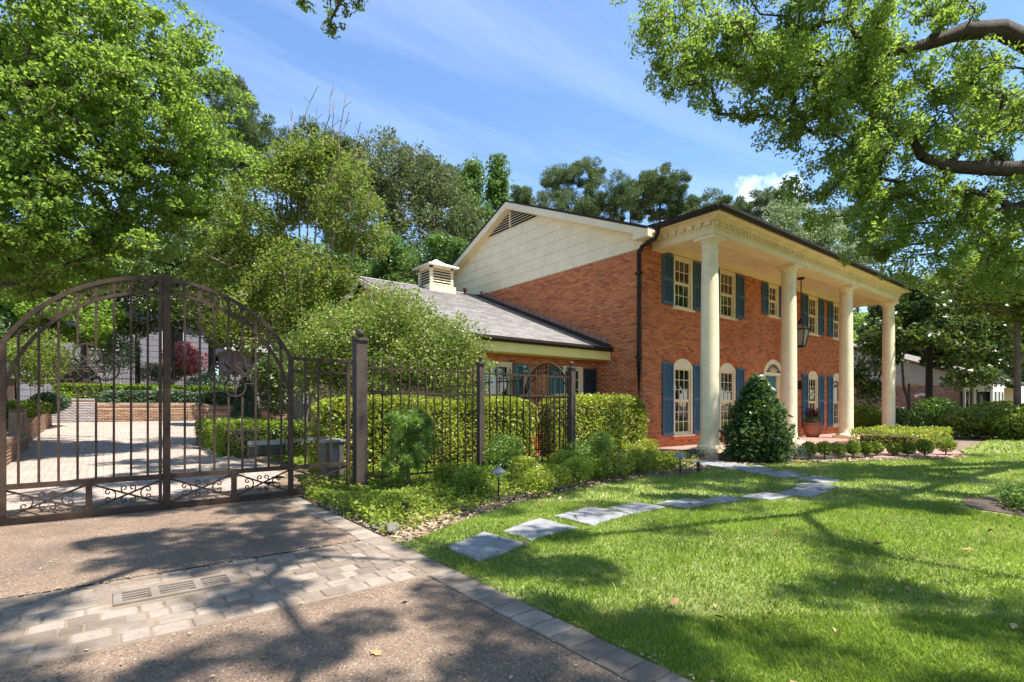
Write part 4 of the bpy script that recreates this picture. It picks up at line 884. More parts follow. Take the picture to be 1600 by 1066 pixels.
garden_wall('garden_wall', 'low orange-red brick wall beside the juniper at the back of the court', (3.35, 24.0, .45), (1, 0, 0), (0, -1, 0), 3., .55, M['nbrick'])
# wooden fence on the left boundary
wf = thing('wooden_fence', 'brown vertical board fence behind the planter wall at the left edge', 'fence', (-2.6, 12, 0))
for i in range(78):
    y = 8.4+i*.232; MB().box(-2.6, -2.575, y, y+.222, gz(-2.6, y), 2.0+.03*(y-8)+random.uniform(-.02, .02)).build('board', M['wood'], wf)
for z in (.9, 1.75): MB().prism([(-2.572, 8.4, z), (-2.572, 26.4, z+.54), (-2.572, 26.4, z+.62), (-2.572, 8.4, z+.08)], (.04, 0, 0)).build('rail', M['concrete'], wf)
# iron fence on the upper terrace
bf = thing('iron_fence', 'low dark iron fence on the terrace above the back hedges', 'fence', (3, 31, 1.45)); b = MB()
for i in range(70): b.bar((-2.5+i*.14, 31, 1.4), (-2.5+i*.14, 31, 2.75), .018, .018, (0, 1, 0))
tag(b.build('picket_row', M['iron'], bf), kind='stuff')
for z in (1.55, 2.6): MB().bar((-2.5, 31, z), (7.3, 31, z), .03).build('rail', M['iron'], bf)
# grey neighbour behind
NH = thing('grey_house', 'grey sided neighbour house with pale shingle roof behind the left trees', 'house', (-2, 44, 1.4))
MB().box(-13, 6.2, 43, 52, 1.2, 8.1).build('wall', M['greysiding'], NH)
b = MB()
for k in range(17): b.box(-13.02, 6.22, 42.965, 42.999, 1.5+k*.39, 1.5+k*.39+.36)
tag(b.build('siding_boards', M['greysiding'], NH), kind='stuff')
MB().prism([(-13.6, 42.3, 8.0), (-13.6, 47.5, 10.6), (-13.6, 52.7, 8.0)], (20.5, 0, 0)).build('roof', M['shingle2'], NH)
for xa in (-8.6, -4.3, -.5, 3.2): 
    w_ = MB().box(xa-.1, xa+1.3, 42.92, 42.96, 4.9, 6.8).build('window', M['white'], NH)
    MB().box(xa, xa+.58, 42.905, 42.918, 5.0, 6.7).build('pane', M['glass'], w_); MB().box(xa+.62, xa+1.2, 42.905, 42.918, 5.0, 6.7).build('pane', M['glass'], w_)
NS = thing('garden_outbuilding', 'low grey outbuilding with pale pitched roof behind the pink azalea', 'shed', (9.5, 40, 1.4))
MB().box(6.6, 13.5, 38.5, 43, 1.2, 5.0).build('wall', M['greysiding'], NS); MB().prism([(6.2, 37.9, 4.9), (6.2, 40.7, 6.4), (6.2, 43.6, 4.9)], (7.8, 0, 0)).build('roof', M['shingle2'], NS)
w_ = MB().box(8, 9.2, 38.44, 38.49, 2.6, 4.2).build('window', M['white'], NS); MB().box(8.1, 9.1, 38.42, 38.438, 2.7, 4.1).build('pane', M['glass'], w_)
# brick neighbour on the right
RH = thing('neighbour_house', 'low brown brick neighbour house with white bay window at right', 'house', (40, 12, 0))
nx, ny = 38.6, 7.7
MB().box(nx+.01, nx+18, ny+.01, ny+16, -.1, 2.62).build('wall', M['mortar'], RH)
brickwork('side_brickwork', (nx, ny+16, -.05), (0, -1, 0), (-1, 0, 0), 16, 2.6, M['nbrick'], RH, bl=.24, bh=.075); brickwork('front_brickwork', (nx, ny, -.05), (1, 0, 0), (0, -1, 0), 12, 2.6, M['nbrick'], RH, bl=.24, bh=.075)
gb = MB()
gb.prism([(nx-.02, ny-.5, 2.62), (nx-.02, ny+16.5, 2.62), (nx-.02, ny+16.5, 2.9), (nx-.02, ny+8, 5.9), (nx-.02, ny-.5, 2.9)], (.2, 0, 0)); gb.build('gable_siding', M['dullsiding'], RH)
MB().prism([(nx-.3, ny-.7, 2.85), (nx-.3, ny+8, 6.1), (nx-.3, ny+8, 6.2), (nx-.3, ny-.7, 2.95)], (19, 0, 0)).build('roof', M['browntile'], RH); MB().prism([(nx-.3, ny+16.7, 2.85), (nx-.3, ny+8, 6.1), (nx-.3, ny+8, 6.2), (nx-.3, ny+16.7, 2.95)], (19, 0, 0)).build('roof', M['browntile'], RH)
MB().box(nx-.35, nx+18, ny-.82, ny-.7, 2.72, 2.92).build('gutter', M['gutter'], RH); MB().bar((nx-.06, ny-.1, 0), (nx-.06, ny-.1, 2.7), .1).build('downspout', M['gutter'], RH)
for xa in (nx+.35, nx+2.2): MB().box(xa, xa+.5, ny-.06, ny-.02, .5, 2.3).build('shutter', M['black'], RH)
w_ = MB().box(nx+.95, nx+2.05, ny-.05, ny-.01, .3, 2.35).build('door', M['cream'], RH); MB().box(nx+1.15, nx+1.85, ny-.07, ny-.052, 1.2, 2.2).build('pane', M['glass'], w_)
bw = MB().box(nx+3.2, nx+6.4, ny-.9, ny-.02, 0, .75); bw.box(nx+3.2, nx+6.4, ny-.9, ny-.02, 2.15, 2.6)
for xa in (nx+3.2, nx+4.25, nx+5.3, nx+6.3): bw.box(xa, xa+.12, ny-.9, ny-.78, .75, 2.15)
bw.box(nx+3.2, nx+3.32, ny-.14, ny-.02, .75, 2.15); bwo = bw.build('bay_window', M['white'], RH)
for xa in (nx+3.32, nx+4.37, nx+5.42): MB().box(xa, xa+.92, ny-.86, ny-.84, .75, 2.15).build('pane', M['glass'], bwo)
MB().box(nx+3.26, nx+3.28, ny-.78, ny-.14, .75, 2.15).build('pane', M['glass'], bwo)
fl = thing('flood_light', 'white twin flood light fixed to the neighbour brick wall', 'light', (nx-.1, ny+1.7, 2.0)); 
MB().box(nx-.06, nx-.015, ny+1.55, ny+1.85, 1.9, 2.05).build('mount', M['white'], fl)
for d in (-.16, .16): MB().tube([(nx-.06, ny+1.7+d*.4, 1.98), (nx-.16, ny+1.7+d, 1.95), (nx-.36, ny+1.7+d*1.6, 1.88)], [.03, .06, .1], 10).build('lamp_head', M['white'], fl)

# ================================================================== CLIPPED AND GARDEN SHRUBS
def hedge(name, label, x0, x1, y0, y1, z0, z1, n, L, Wd, mat, group=None, cat='hedge', wob=.09, up=.35):
    T_ = thing(name, label, cat, ((x0+x1)/2, (y0+y1)/2, z0), group)
    q = RNG.random((n, 3)); face = RNG.random(n); dx, dy, dzz = x1-x0, y1-y0, z1-z0
    A = np.array([dx*dy, dx*dzz, dx*dzz*.6, dy*dzz, dy*dzz]); A = np.cumsum(A/A.sum()); k = np.searchsorted(A, face)
    dep = RNG.random(n)**1.6*.16
    q[:, 2] = np.where(k == 0, 1-dep/dzz, q[:, 2]); q[:, 1] = np.where(k == 1, dep/dy, q[:, 1]); q[:, 1] = np.where(k == 2, 1-dep/dy, q[:, 1]); q[:, 0] = np.where(k == 3, dep/dx, q[:, 0]); q[:, 0] = np.where(k == 4, 1-dep/dx, q[:, 0])
    P = np.array([x0, y0, z0])+q*np.array([dx, dy, dzz])
    cxx = P-np.array([(x0+x1)/2, (y0+y1)/2, (z0+z1)/2])
    w_ = wob*(np.sin(P[:, 0]*3.1)+np.sin(P[:, 1]*4.3+1)+np.sin(P[:, 2]*5+P[:, 0]*2)+np.sin(P[:, 0]*9.3+P[:, 1]*6))
    ed = 1-.10*(np.abs(2*q[:, 0:1]-1)**8)*(np.abs(2*q[:, 2:3]-1)**8)
    P = np.array([(x0+x1)/2, (y0+y1)/2, (z0+z1)/2])+cxx*ed+unit(cxx)*w_[:, None]*.5+RNG.normal(size=(n, 3))*.022
    P[:, 2] = np.maximum(P[:, 2], z0+.02)
    foliage('foliage', P, L, Wd, M[mat], T_, up=up)
    b = MB(); b.box(x0+.17, x1-.17, y0+.17, y1-.17, z0, z1-.2)
    for x in np.arange(x0+.25, x1-.1, .45):
        b.tube([(x, (y0+y1)/2, z0-.05), (x+random.uniform(-.1, .1), (y0+y1)/2+random.uniform(-.15, .15), z0+.5*dzz)], [.02, .01], 5)
    b.build('stems', M['darkbark'], T_)
    return T_
hedge('clipped_hedge', 'long clipped yellow-green hedge just behind the iron fence', 2.9, 7.55, 8.75, 9.55, 0, 1.42, 30000, .058, .036, 'hedge')
hedge('clipped_hedge', 'clipped yellow-green hedge between the garden gate and the house corner', 7.98, 11.30, 8.62, 9.35, 0, 1.50, 19000, .06, .038, 'hedge')
hedge('clipped_hedge', 'low box hedge on the inner edge of the court, seen through the gate', 2.0, 3.95, 13.0, 16.4, .15, .93, 15000, .06, .038, 'boxwood')
hedge('clipped_hedge', 'dark clipped hedge on the terrace at the back of the court, upper row', -1.6, 5.4, 29.9, 30.7, 1.4, 2.28, 13000, .10, .07, 'boxwood')
hedge('shrub_row', 'silvery green shrub row on top of the back retaining wall', -.0, 5.5, 28.45, 29.4, 1.25, 1.95, 11000, .12, .07, 'varieg', cat='shrubs', wob=.12)
def bush(name, label, c, r, n, L, Wd, mat, cat='shrub', group=None, shell=.55, zmin=0., bark='bark', up=.4, lumps=7, pts=None):
    T_ = thing(name, label, cat, (c[0], c[1], zmin), group); c = np.array(c, float); r = np.array(r, float)
    subs = [(c+unit(RNG.normal(size=3))*r*.5*np.array([1, 1, .8]), r*RNG.uniform(.45, .62)) for _ in range(lumps)]
    P = np.concatenate([ell(c, r*.8, n//3, shell)]+[ell(q, s, int(n*.67/lumps), shell) for q, s in subs]) if pts is None else pts
    P = P[P[:, 2] > zmin+.02]; foliage('foliage', P, L, Wd, M[mat], T_, up=up)
    s = Skel(); s.chain([(c[0], c[1], zmin-.05), (c[0], c[1], zmin+.25*(c[2]+r[2]-zmin))], r=min(.03, r[0]*.06)); s.grow(P[RNG.choice(len(P), min(len(P), 26), False)]*.85+c*.15); s.mesh('stem', M[bark], T_, .004)
    return T_
bc = lambda px, py: ground(px, py)
# tall privet behind the hedge
c0 = at(600, 560, 11.4)
blobs = [(at(600, 545, 11.4), (1.75, 1.2, .95)), (at(540, 540, 11.2), (1.1, 1.0, .75)), (at(665, 550, 11.2), (1.25, .9, .8)), (at(610, 500, 11.6), (1.1, .9, .62)), (at(500, 560, 11.2), (.85, .8, .6)), (at(715, 575, 11.0), (.72, .7, .5)), (at(600, 470, 11.6), (.6, .5, .3)), (at(520, 600, 11.0), (.8, .6, .5)), (at(620, 605, 10.9), (1.2, .6, .5)), (at(720, 605, 10.9), (.6, .5, .4))]
cl = clusters(blobs, 26, .45); b0 = np.array([c0[0]+.2, c0[1]+.3, gz(c0[0], c0[1])])
tree('privet_shrub', 'big rounded grey-green privet shrub spreading above the fence', b0, [b0+[.1, 0, .5], b0+[.2, -.1, 1.2]], cl, 44000, .36, .066, .036, 'shrub', 'palebark', .07, flat=.8, rt=.006, cat='shrub', crown='foliage')
# bay / magnolia cone by the second column
c = ground(1183, 721); mg = []
n = 10500; h_ = RNG.random(n)**1.15; rad = .74*np.clip(np.interp(h_, [0, .12, .35, .65, .9, 1], [.78, .98, 1., .66, .30, .10]), 0, 2)*(RNG.random(n)**.33)*(1+.10*np.sin(h_*22+RNG.random(n)*2)); th = RNG.random(n)*2*math.pi
P = np.stack([c[0]+rad*np.cos(th), c[1]+rad*np.sin(th), 0.05+h_*1.88], 1)+RNG.normal(size=(n, 3))*.05
bush('bay_bush', 'dense dark glossy cone-shaped bush in front of the second column', (c[0], c[1], .9), (.7, .7, .9), n, .115, .055, 'magbush', pts=P, up=.7, bark='darkbark')
# podocarpus, juniper, azalea
p = np.array([3.62, 7.15, 0]); P = np.concatenate([ell(p+[0, 0, .98], (.36, .34, .24), 900, .4), ell(p+[.05, 0, .68], (.38, .36, .3), 1000, .4), ell(p+[-.08, .05, .42], (.3, .3, .22), 500, .4)])
ct = P[RNG.choice(len(P), 120, False)]; Q = np.repeat(ct, 46, 0); dr_ = unit(RNG.normal(size=Q.shape)+[0, 0, .5])
T_ = bush('podocarpus_shrub', 'small upright needle-leaved shrub standing before the fence', p+[0, 0, .6], (.4, .4, .5), 100, .1, .02, 'yew', pts=ct)
bpy.data.objects.remove(T_.children[0]); foliage('foliage', Q+dr_*.06, .125, .013, M['yew'], T_, direc=dr_, jit=.25)
for px, py, h_, w_, lb in ((905, 712, .62, .34, 'feathery dark green shrub at the foot of the corner post'), (935, 705, .8, .4, 'feathery dark green shrub before the hedge right of the corner post'), (790, 716, .85, .42, 'soft grey-green shrub before the fence panel')):
    p = at(px, 700, 10.4 if px < 850 else 11.0); p = np.array([p[0], 7.5 if px < 850 else 7.75, 0]); 
    p[0] = p[1]*((FW+RT*(px-CX)/FPX)[0]/(FW+RT*(px-CX)/FPX)[1])
    bush('garden_shrub', lb, p+[0, 0, h_*.55], (w_, w_, h_*.5), 2400, .06, .02, 'yew')
p = at(383, 600, 15.5); z0 = gz(p[0], p[1]); n = 6500; h_ = RNG.random(n); rad = .62*(1-h_*.93)*(RNG.random(n)**.4); th = RNG.random(n)*6.28
P = np.stack([p[0]+rad*np.cos(th), p[1]+rad*np.sin(th), z0+.1+h_*2.0], 1); bush('juniper', 'blue-green conical juniper beside the inner box hedge', (p[0], p[1], z0+1), (.6, .6, 1), n, .11, .022, 'juniper', pts=P, zmin=z0, up=.2)
p = at(288, 562, 33); bush('azalea_bush', 'pink flowering azalea on the terrace by the outbuilding', p, (1.3, 1.2, 1.3), 3600, .16, .12, 'azalea', zmin=1.4)
# boxwoods in the bed along the fence
spots = [(735,775,.36),(765,768,.3),(842,778,.34),(818,757,.34),(868,766,.3),(905,758,.36),(935,752,.33),(968,748,.4),(1000,741,.36),(1022,734,.3),(1042,735,.28),(700,762,.3),(880,742,.36),(990,724,.34),(1012,716,.36)]
nm = ['leftmost clump, right of the bollard light', 'tucked left behind the nearer path light', 'right beside the nearer path light', 'behind the nearer path light', 'second to the right of the nearer path light', 'below the corner post', 'third to the right below the corner post', 'largest one at mid bed', 'right of the largest one', 'near the end of the bed', 'last before the porch path light', 'left clump close to the fence foot', 'against the fence below the garden gate', 'behind the row before the hedge', 'under the downspout corner']
for (px, py, h_), lb in zip(spots, nm):
    p = ground(px, py); bush('boxwood', f'small loose boxwood in the fence bed, {lb}', p+[0, 0, h_*.75], (h_*.85, h_*.8, h_*.75), 1500, .042, .024, 'boxwood' if px % 2 else 'hedge', group='boxwoods in the fence bed')
# boxwood row before the porch
row = [(1265,716,.27,'dark one nearest the cone bush'),(1288,716,.27,'second from the cone bush'),(1310,716,.27,'third from the cone bush'),(1333,715,.28,'fourth from the cone bush'),(1352,714,.24,'fifth from the cone bush'),(1370,713.5,.24,'sixth from the cone bush'),(1397,714,.25,'seventh from the cone bush'),(1418,714,.25,'third from the right end'),(1445,714.5,.30,'second from the right end'),(1478,712,.30,'at the right end')]
for px, py, h_, lb in row:
    p = ground(px, py); bush('boxwood', f'small rounded boxwood in the porch bed, {lb}', p+[0, 0, h_*.88], (h_*.80*random.uniform(.85, 1.15), h_*.8, h_*.78), 1400, .045, .027, 'boxwood', lumps=9, group='boxwoods before the porch')
p = ground(1243, 718); bush('silver_shrub', 'small silver-green plant between the cone bush and the boxwood row', p+[0, 0, .2], (.3, .3, .2), 900, .06, .02, 'varieg')
p = ground(1085, 714); bush('silver_shrub', 'blue-grey ground plant at the foot of the first column', p+[0, 0, .1], (.5, .3, .13), 900, .06, .02, 'liriope')
P_ = ground(1425, 700); hedge('low_hedge', 'low bright green mounded hedge behind the boxwoods at the porch end', P_[0]-1.3, P_[0]+2.0, P_[1]-.5, P_[1]+1.2, 0, .58, 6500, .07, .04, 'hedge', wob=.12)
# shrubs at the right, before the neighbour
for px, dpt, rx, rz_, mt, lb in ((1350, 27, 1.3, .85, 'hedge', 'bright green shrub right of the third column'), (1400, 28, 1.5, .75, 'magnolia', 'dark shrub behind the fourth column'), (1462, 23, 1.35, 1.05, 'midgreen', 'tall green shrub in front of the neighbour wall'), (1530, 21, 1.7, .80, 'shrub', 'wide dull green shrub right of the tall green one'), (1590, 20, 1.6, .85, 'shrub', 'wide dull green shrub at the right edge'), (1560, 25, 2., .95, 'cover', 'yellow-green shrub below the white bay window'), (1660, 20, 1.8, .9, 'shrub', 'dull green shrub past the right edge')):
    p = at(px, 640, dpt); bush('garden_shrub', lb, (p[0], p[1], rz_*.8), (rx, 1.1, rz_), 5200, .14, .07, mt)
p = ground(1655, 800); bush('ground_cover_mound', 'low mound of dark trailing ground cover at the right edge of the lawn', (p[0]+.15, p[1]-.1, .12), (.9, .9, .28), 7500, .055, .034, 'midgreen', shell=.2, lumps=5); MB().prism([(p[0]+.15+1.0*math.cos(a)+.07*math.sin(5*a), p[1]-.1+1.05*math.sin(a), .0) for a in np.linspace(0, 6.28, 22)[:-1]], (0, 0, .014)).build('mulch_bed', M['mulch']); tag(bpy.data.objects['mulch_bed'], 'dark mulch round the right edge mound', kind='structure')
# planting left of the drive
for px, py, dpt, r, mt, lb in ((60, 560, 17.5, (.95, 1.2, 1.1), 'crape', 'bright yellow-green shrub behind the left end of the gate'), (30, 640, 13.5, (.6, .9, .3), 'cover', 'low green planting on top of the nearer planter wall'), (75, 630, 19, (.6, .8, .5), 'juniper', 'grey-green plant where the planter walls meet'), (105, 625, 23, (.7, 1., .5), 'boxwood', 'green shrub on the taller planter wall'), (165, 545, 26, (1.9, 1.2, 1.5), 'midgreen', 'rounded green shrub at the back left of the court'), (165, 505, 30, (1.5, 1.5, 1.1), 'crape', 'lime green round shrub high on the terrace'), (110, 590, 29, (1.4, 1.2, 1.1), 'magnolia', 'dark shrub over the whitewashed wall'), (330, 605, 27, (1.4, 1., .9), 'varieg', 'pale shrub at the right end of the back wall'), (430, 600, 17, (.9, .9, 1.2), 'magnolia', 'dark shrub behind the right leaf of the gate'), (250, 585, 32, (1.6, 1, .9), 'liveoak', 'brown-green shrub on the terrace behind the middle of the gate')):
    p = at(px, py, dpt); bush('garden_shrub', lb, p, r, 4200, .11 if dpt > 16 else .07, .06 if dpt > 16 else .04, mt, zmin=max(0, min(gz(p[0], p[1]), p[2]-.2)))
# ---- ground cover and litter
def scatter(poly, n): 
    lo, hi = poly.min(0), poly.max(0); P = lo+RNG.random((n, 2))*(hi-lo); return P[inside(poly, P[:, 0], P[:, 1])]
bedpoly = np.array([(2.2, 4.6)]+[tuple(q) for q in bed]+[(11.5, 8.6), (9, 8.4), (7.6, 8.7), (2.5, 8.7), (2.2, 7.4)])
Q = scatter(bedpoly, 90000)
def hn(x, y): return .5+.25*np.sin(x*2.3+y*1.1)+.25*np.sin(x*.9-y*2.7+2)
eb = np.min([np.hypot(Q[:, 0]-q[0], Q[:, 1]-q[1]) for q in np.concatenate([np.linspace(bed[i], bed[i+1], 10) for i in range(len(bed)-1)])], 0)
dens = np.clip((eb-.18)/.5, 0, 1)*np.clip(1.5-.14*(Q[:, 0]-2), .35, 1); k = RNG.random(len(Q)) < dens*(.45+.55*hn(Q[:, 0], Q[:, 1])); Q = Q[k]; eb = eb[k]
P = np.stack([Q[:, 0], Q[:, 1], .01+RNG.random(len(Q))*(.05+.20*hn(Q[:, 0]*1.3, Q[:, 1]))*np.clip(eb*1.5, .2, 1)], 1)
tag(foliage('ground_cover', P, .055, .036, M['cover'], None, up=.8), 'leafy green ground cover in the bed along the fence', kind='stuff')
gcp = np.array([(2.3, 8.4), (2.75, 8.7), (3.0, 10), (2.9, 12.5), (3.9, 12.9), (5.5, 12.5), (7, 10.2), (7, 9.6), (3, 9.6), (7.5, 8.7), (7.5, 8.1)]); Q = scatter(gcp, 26000); P = np.stack([Q[:, 0], Q[:, 1], zg(Q[:, 0], Q[:, 1])+.02+RNG.random(len(Q))*.16], 1)
tag(foliage('ground_cover', P, .075, .05, M['cover'], None, up=.9), 'bright low ground cover inside the gate below the hedge', kind='stuff')
Q = scatter(bedpoly, 16000); k = RNG.random(len(Q)) < .9; P = np.stack([Q[k, 0], Q[k, 1], RNG.random(k.sum())*.025], 1); tag(foliage('leaf_litter', P, .075, .03, M['litter'], None, up=2.5, fold=.3), 'tan dead leaf litter along the bed edge', kind='stuff')
ring_ = np.concatenate([np.linspace(front[i], front[i+1], 40) for i in range(5)]); P = np.concatenate([ring_+RNG.normal(size=ring_.shape)*.14 for _ in range(12)]); P = np.c_[P, RNG.random(len(P))*.03]; tag(foliage('leaf_litter', P, .09, .045, M['litter'], None, up=2.5), 'tan mulch bits edging the porch bed', kind='stuff')
# ---- turf: single blades, denser near the picture
def blades(n, d0, d1, hgt, wid):
    d = np.sqrt(RNG.random(n)*(d1*d1-d0*d0)+d0*d0); lat = (RNG.random(n)*2.6-.95)*d
    P = d[:, None]*FW[:2]+lat[:, None]*RT[:2]; k = inside(lawn_poly, P[:, 0], P[:, 1]); P = P[k]
    k = np.ones(len(P), bool)
    for sp in stone_polys: m0 = sp.mean(0); k &= ~inside(m0+(sp-m0)*1.02, P[:, 0], P[:, 1])
    c = ground(1655, 800); k &= np.hypot(P[:, 0]-c[0], P[:, 1]-c[1]) > 1.0+.15*np.sin(P[:, 0]*9)
    P = P[k]; n = len(P); th = RNG.random(n)*6.283; s = np.where(RNG.random(n) < .06, 1.7, 1.)*RNG.uniform(.5, 1.25, n)*(.75+.5*hn(P[:, 0]*1.7, P[:, 1]*1.7)); lean = RNG.random(n)*.9+.25; az = RNG.random(n)*6.283
    Z = np.full(n, .002); B = np.stack([P[:, 0], P[:, 1], Z], 1); w = np.stack([np.cos(th), np.sin(th), 0*th], 1)*wid/2
    L = (hgt*s)[:, None]; up_ = np.stack([np.cos(az)*np.sin(lean), np.sin(az)*np.sin(lean), np.cos(lean)], 1)
    mid = B+L*.55*unit(up_+[0, 0, .6]); tip = mid+L*.5*unit(up_*1.3-[0, 0, .1])
    return np.stack([B-w, B+w, mid+w*.8, tip, mid-w*.8], 1).reshape(-1, 3), n
parts = [blades(230000, .9, 3.2, .036, .0058), blades(200000, 3.2, 7, .039, .009), blades(130000, 7, 14, .045, .016), blades(70000, 14, 34, .07, .04)]
V = np.concatenate([p[0] for p in parts]); F = np.arange(len(V)).reshape(-1, 5)
tag(link('lawn_grass', mesh_np('lawn_grass', V, F, M['grass']), None), 'bright green lawn grass blades across the front yard', kind='stuff')
Q = np.c_[RNG.uniform(2.3, 14, 150), RNG.uniform(-2, 6, 150)]; Q = Q[inside(lawn_poly, Q[:, 0], Q[:, 1])]
tag(foliage('leaf_litter', np.c_[Q, RNG.uniform(.03, .055, len(Q))], .07, .035, M['dryleaf'], None, up=1.5, fold=.3), 'small dead leaves scattered in the lawn', kind='stuff')
# ---- bits of bark and leaf on the drive
Q = np.concatenate([np.c_[RNG.uniform(-1.5, 2, 260), RNG.uniform(1.2, 7.6, 260)], np.c_[RNG.uniform(-1.5, 1.95, 260), 4.80+RNG.normal(size=260)*.035], np.c_[2.17+np.abs(RNG.normal(size=260))*.03, RNG.uniform(0, 7, 260)]])
tag(foliage('drive_debris', np.c_[Q, np.full(len(Q), .024)], .026, .012, M['litter'], None, up=5.), 'scattered bark and leaf bits on the drive', kind='stuff')
# ================================================================== TREES
def B(*a): return [(at(px, py, d), (rl, rd, rv)) for px, py, d, rl, rd, rv in a]
def ground_at(px, d): p = at(px, 640, d); return np.array([p[0], p[1], gz(p[0], p[1])])
def outside_frame(P, m=12):
    x, y, d = project(P); return ~((d > .3) & (x > -m) & (x < 1600+m) & (y > -m) & (y < 1066+m))
# maple whose boughs fill the upper left
base = ground_at(-330, 12.5); tr_ = [base+[.2, -.1, 2], base+[.5, -.3, 3.6]]
bl = B((-120,120,11.5,2.3,2.2,1.9),(40,60,10.5,1.9,1.9,1.5),(165,70,11,1.5,1.8,1.3),(245,60,11.5,.8,1.3,1.0),(90,180,10.5,1.9,1.8,1.2),(225,185,11,1.35,1.6,1.1),(318,215,11.5,.75,1.0,.62),(365,190,12,.35,.6,.45),(150,290,11,1.7,1.8,1.0),(270,285,11.5,.95,1.2,.6),(20,330,10,1.7,1.8,1.2),(100,405,10.5,1.3,1.5,.6),(205,370,11,.95,1.2,.5),(-60,330,10.5,1.8,1.8,1.3),(30,450,10.5,.9,1.2,.35),(285,130,11.5,.6,1.0,.7),(345,260,12,.7,1.0,.6),(300,340,11.8,.9,1.1,.5),(385,245,12.4,.45,.8,.5),(355,130,12,.45,.8,.45),(310,60,11.8,.35,.8,.5))
cl = thin(clusters(bl, 30, .2), 5.0, -.75); cl2 = clusters(B((0,-170,11,3.6,2.6,2.2),(170,-120,11.5,2.2,2.2,1.5)), 1.3, .2); cl2 = cl2[project(cl2)[1] < 40]
cl = np.concatenate([cl, cl2])
limbs = [(2, [at(-120, 470, 12), at(-20, 300, 11.3), at(60, 235, 11), at(160, 200, 11)], .10), (2, [at(-150, 480, 12), at(0, 395, 11), at(70, 330, 10.8), at(160, 260, 11), at(250, 240, 11.3)], .075), (2, [at(-160, 400, 12), at(-40, 150, 11.5), at(60, 90, 11)], .09), (2, [at(-150, 500, 12), at(-20, 455, 11), at(80, 425, 10.8), at(170, 390, 11)], .06)]
tree('maple_tree', 'bright green maple filling the upper left with fine spreading twigs', base, tr_, cl, 165000, .24, .080, .056, 'maple', 'bark', .24, limbs, flat=.55, rt=.0058, up=.15, sag=.06)
# oak reaching in from the right and over the lawn
base = ground_at(1990, 10.5); tr_ = [base+[-.1, .1, 2.2], base+[-.3, .2, 4.2], base+[-.8, .6, 6.5]]
bl = B((975,8,8.4,.22,.3,.10),(1010,22,8.4,.25,.4,.2),(1030,70,8.4,.34,.6,.5),(1080,50,8.6,.7,1.0,.7),(1060,130,8.6,.45,.7,.35),(1140,110,8.6,.8,1.,.55),(1190,40,8.8,.9,1.2,.8),(1235,150,8.4,.75,1.1,.62),(1300,70,8.6,1.0,1.3,.9),(1330,200,8.4,.9,1.1,.7),(1410,110,8.6,1.1,1.3,.95),(1390,260,8.6,.95,1.1,.6),(1290,290,8.6,.55,.8,.4),(1320,330,8.8,.6,.8,.38),(1400,360,8.8,.85,1.,.5),(1480,310,8.8,.9,1.,.55),(1500,190,8.6,.9,1.1,.6),(1560,350,9,.9,1.,.55),(1455,410,9,.6,.8,.32),(1540,90,8.8,.75,1.1,.5),(1590,160,8.8,.5,1.,.4),(1620,420,9,.8,1.,.4),(1255,220,8.6,.4,.6,.3),(1680,200,9,1.3,1.4,1.3),(1140,180,8.6,.3,.5,.22))
cl = thin(clusters(bl, 44, .15), 5.5, .05, .6)
co = canopy((4.4, 19.5), (-8.5, 4.0), (8.8, 12.5), 1750, .42, 1.45, 10.3); co = co[outside_frame(co, 75)]  # unseen part of the crown, thinned along the sun to dapple the lawn
limbs = [(3, [at(1760, 120, 9.6), at(1640, 85, 9.0), at(1560, 46, 8.8), at(1505, 48, 8.7), at(1450, 68, 8.7), at(1380, 85, 8.6), at(1290, 100, 8.6), at(1200, 95, 8.6)], np.array([.20, .18, .155, .135, .10, .065, .04, .02])),
         (2, [at(1780, 330, 9.8), at(1650, 262, 9.1), at(1560, 263, 8.8), at(1480, 260, 8.7), at(1440, 245, 8.6), at(1425, 215, 8.6), at(1360, 190, 8.5)], np.array([.18, .15, .125, .105, .075, .045, .02])),
         (2, [at(1760, 420, 9.8), at(1640, 305, 9.2), at(1580, 325, 9.0), at(1500, 345, 8.9), at(1420, 350, 8.8)], np.array([.09, .06, .045, .03, .018])),
         (3, [np.array((14, -1, 8.6)), np.array((11, -1, 8.8)), np.array((8, -.6, 8.6)), np.array((5, .4, 8.4))], .12)]
px_, py_, d_ = project(cl)                                # the heavy limbs show bare on the near side
lx = [((1425, 80), (1480, 55), (1540, 42), (1620, 70)), ((1420, 235), (1470, 258), (1560, 262), (1640, 262))]
bare = np.zeros(len(cl), bool)
for pl_ in lx: bare |= (px_ > pl_[0][0]) & (np.abs(py_-np.interp(px_, [q[0] for q in pl_], [q[1] for q in pl_])) < 24) & (d_ < 8.85)
cl = cl[~bare]
tree('oak_tree', 'large oak reaching in from the right with dark heavy limbs over the lawn', base, tr_, cl, 125000, .20, .074, .030, 'oak', 'darkbark', .36, limbs, flat=1.0, rt=.005, up=.1, sag=.0, extra=(co, 90000, .36, 1.85))
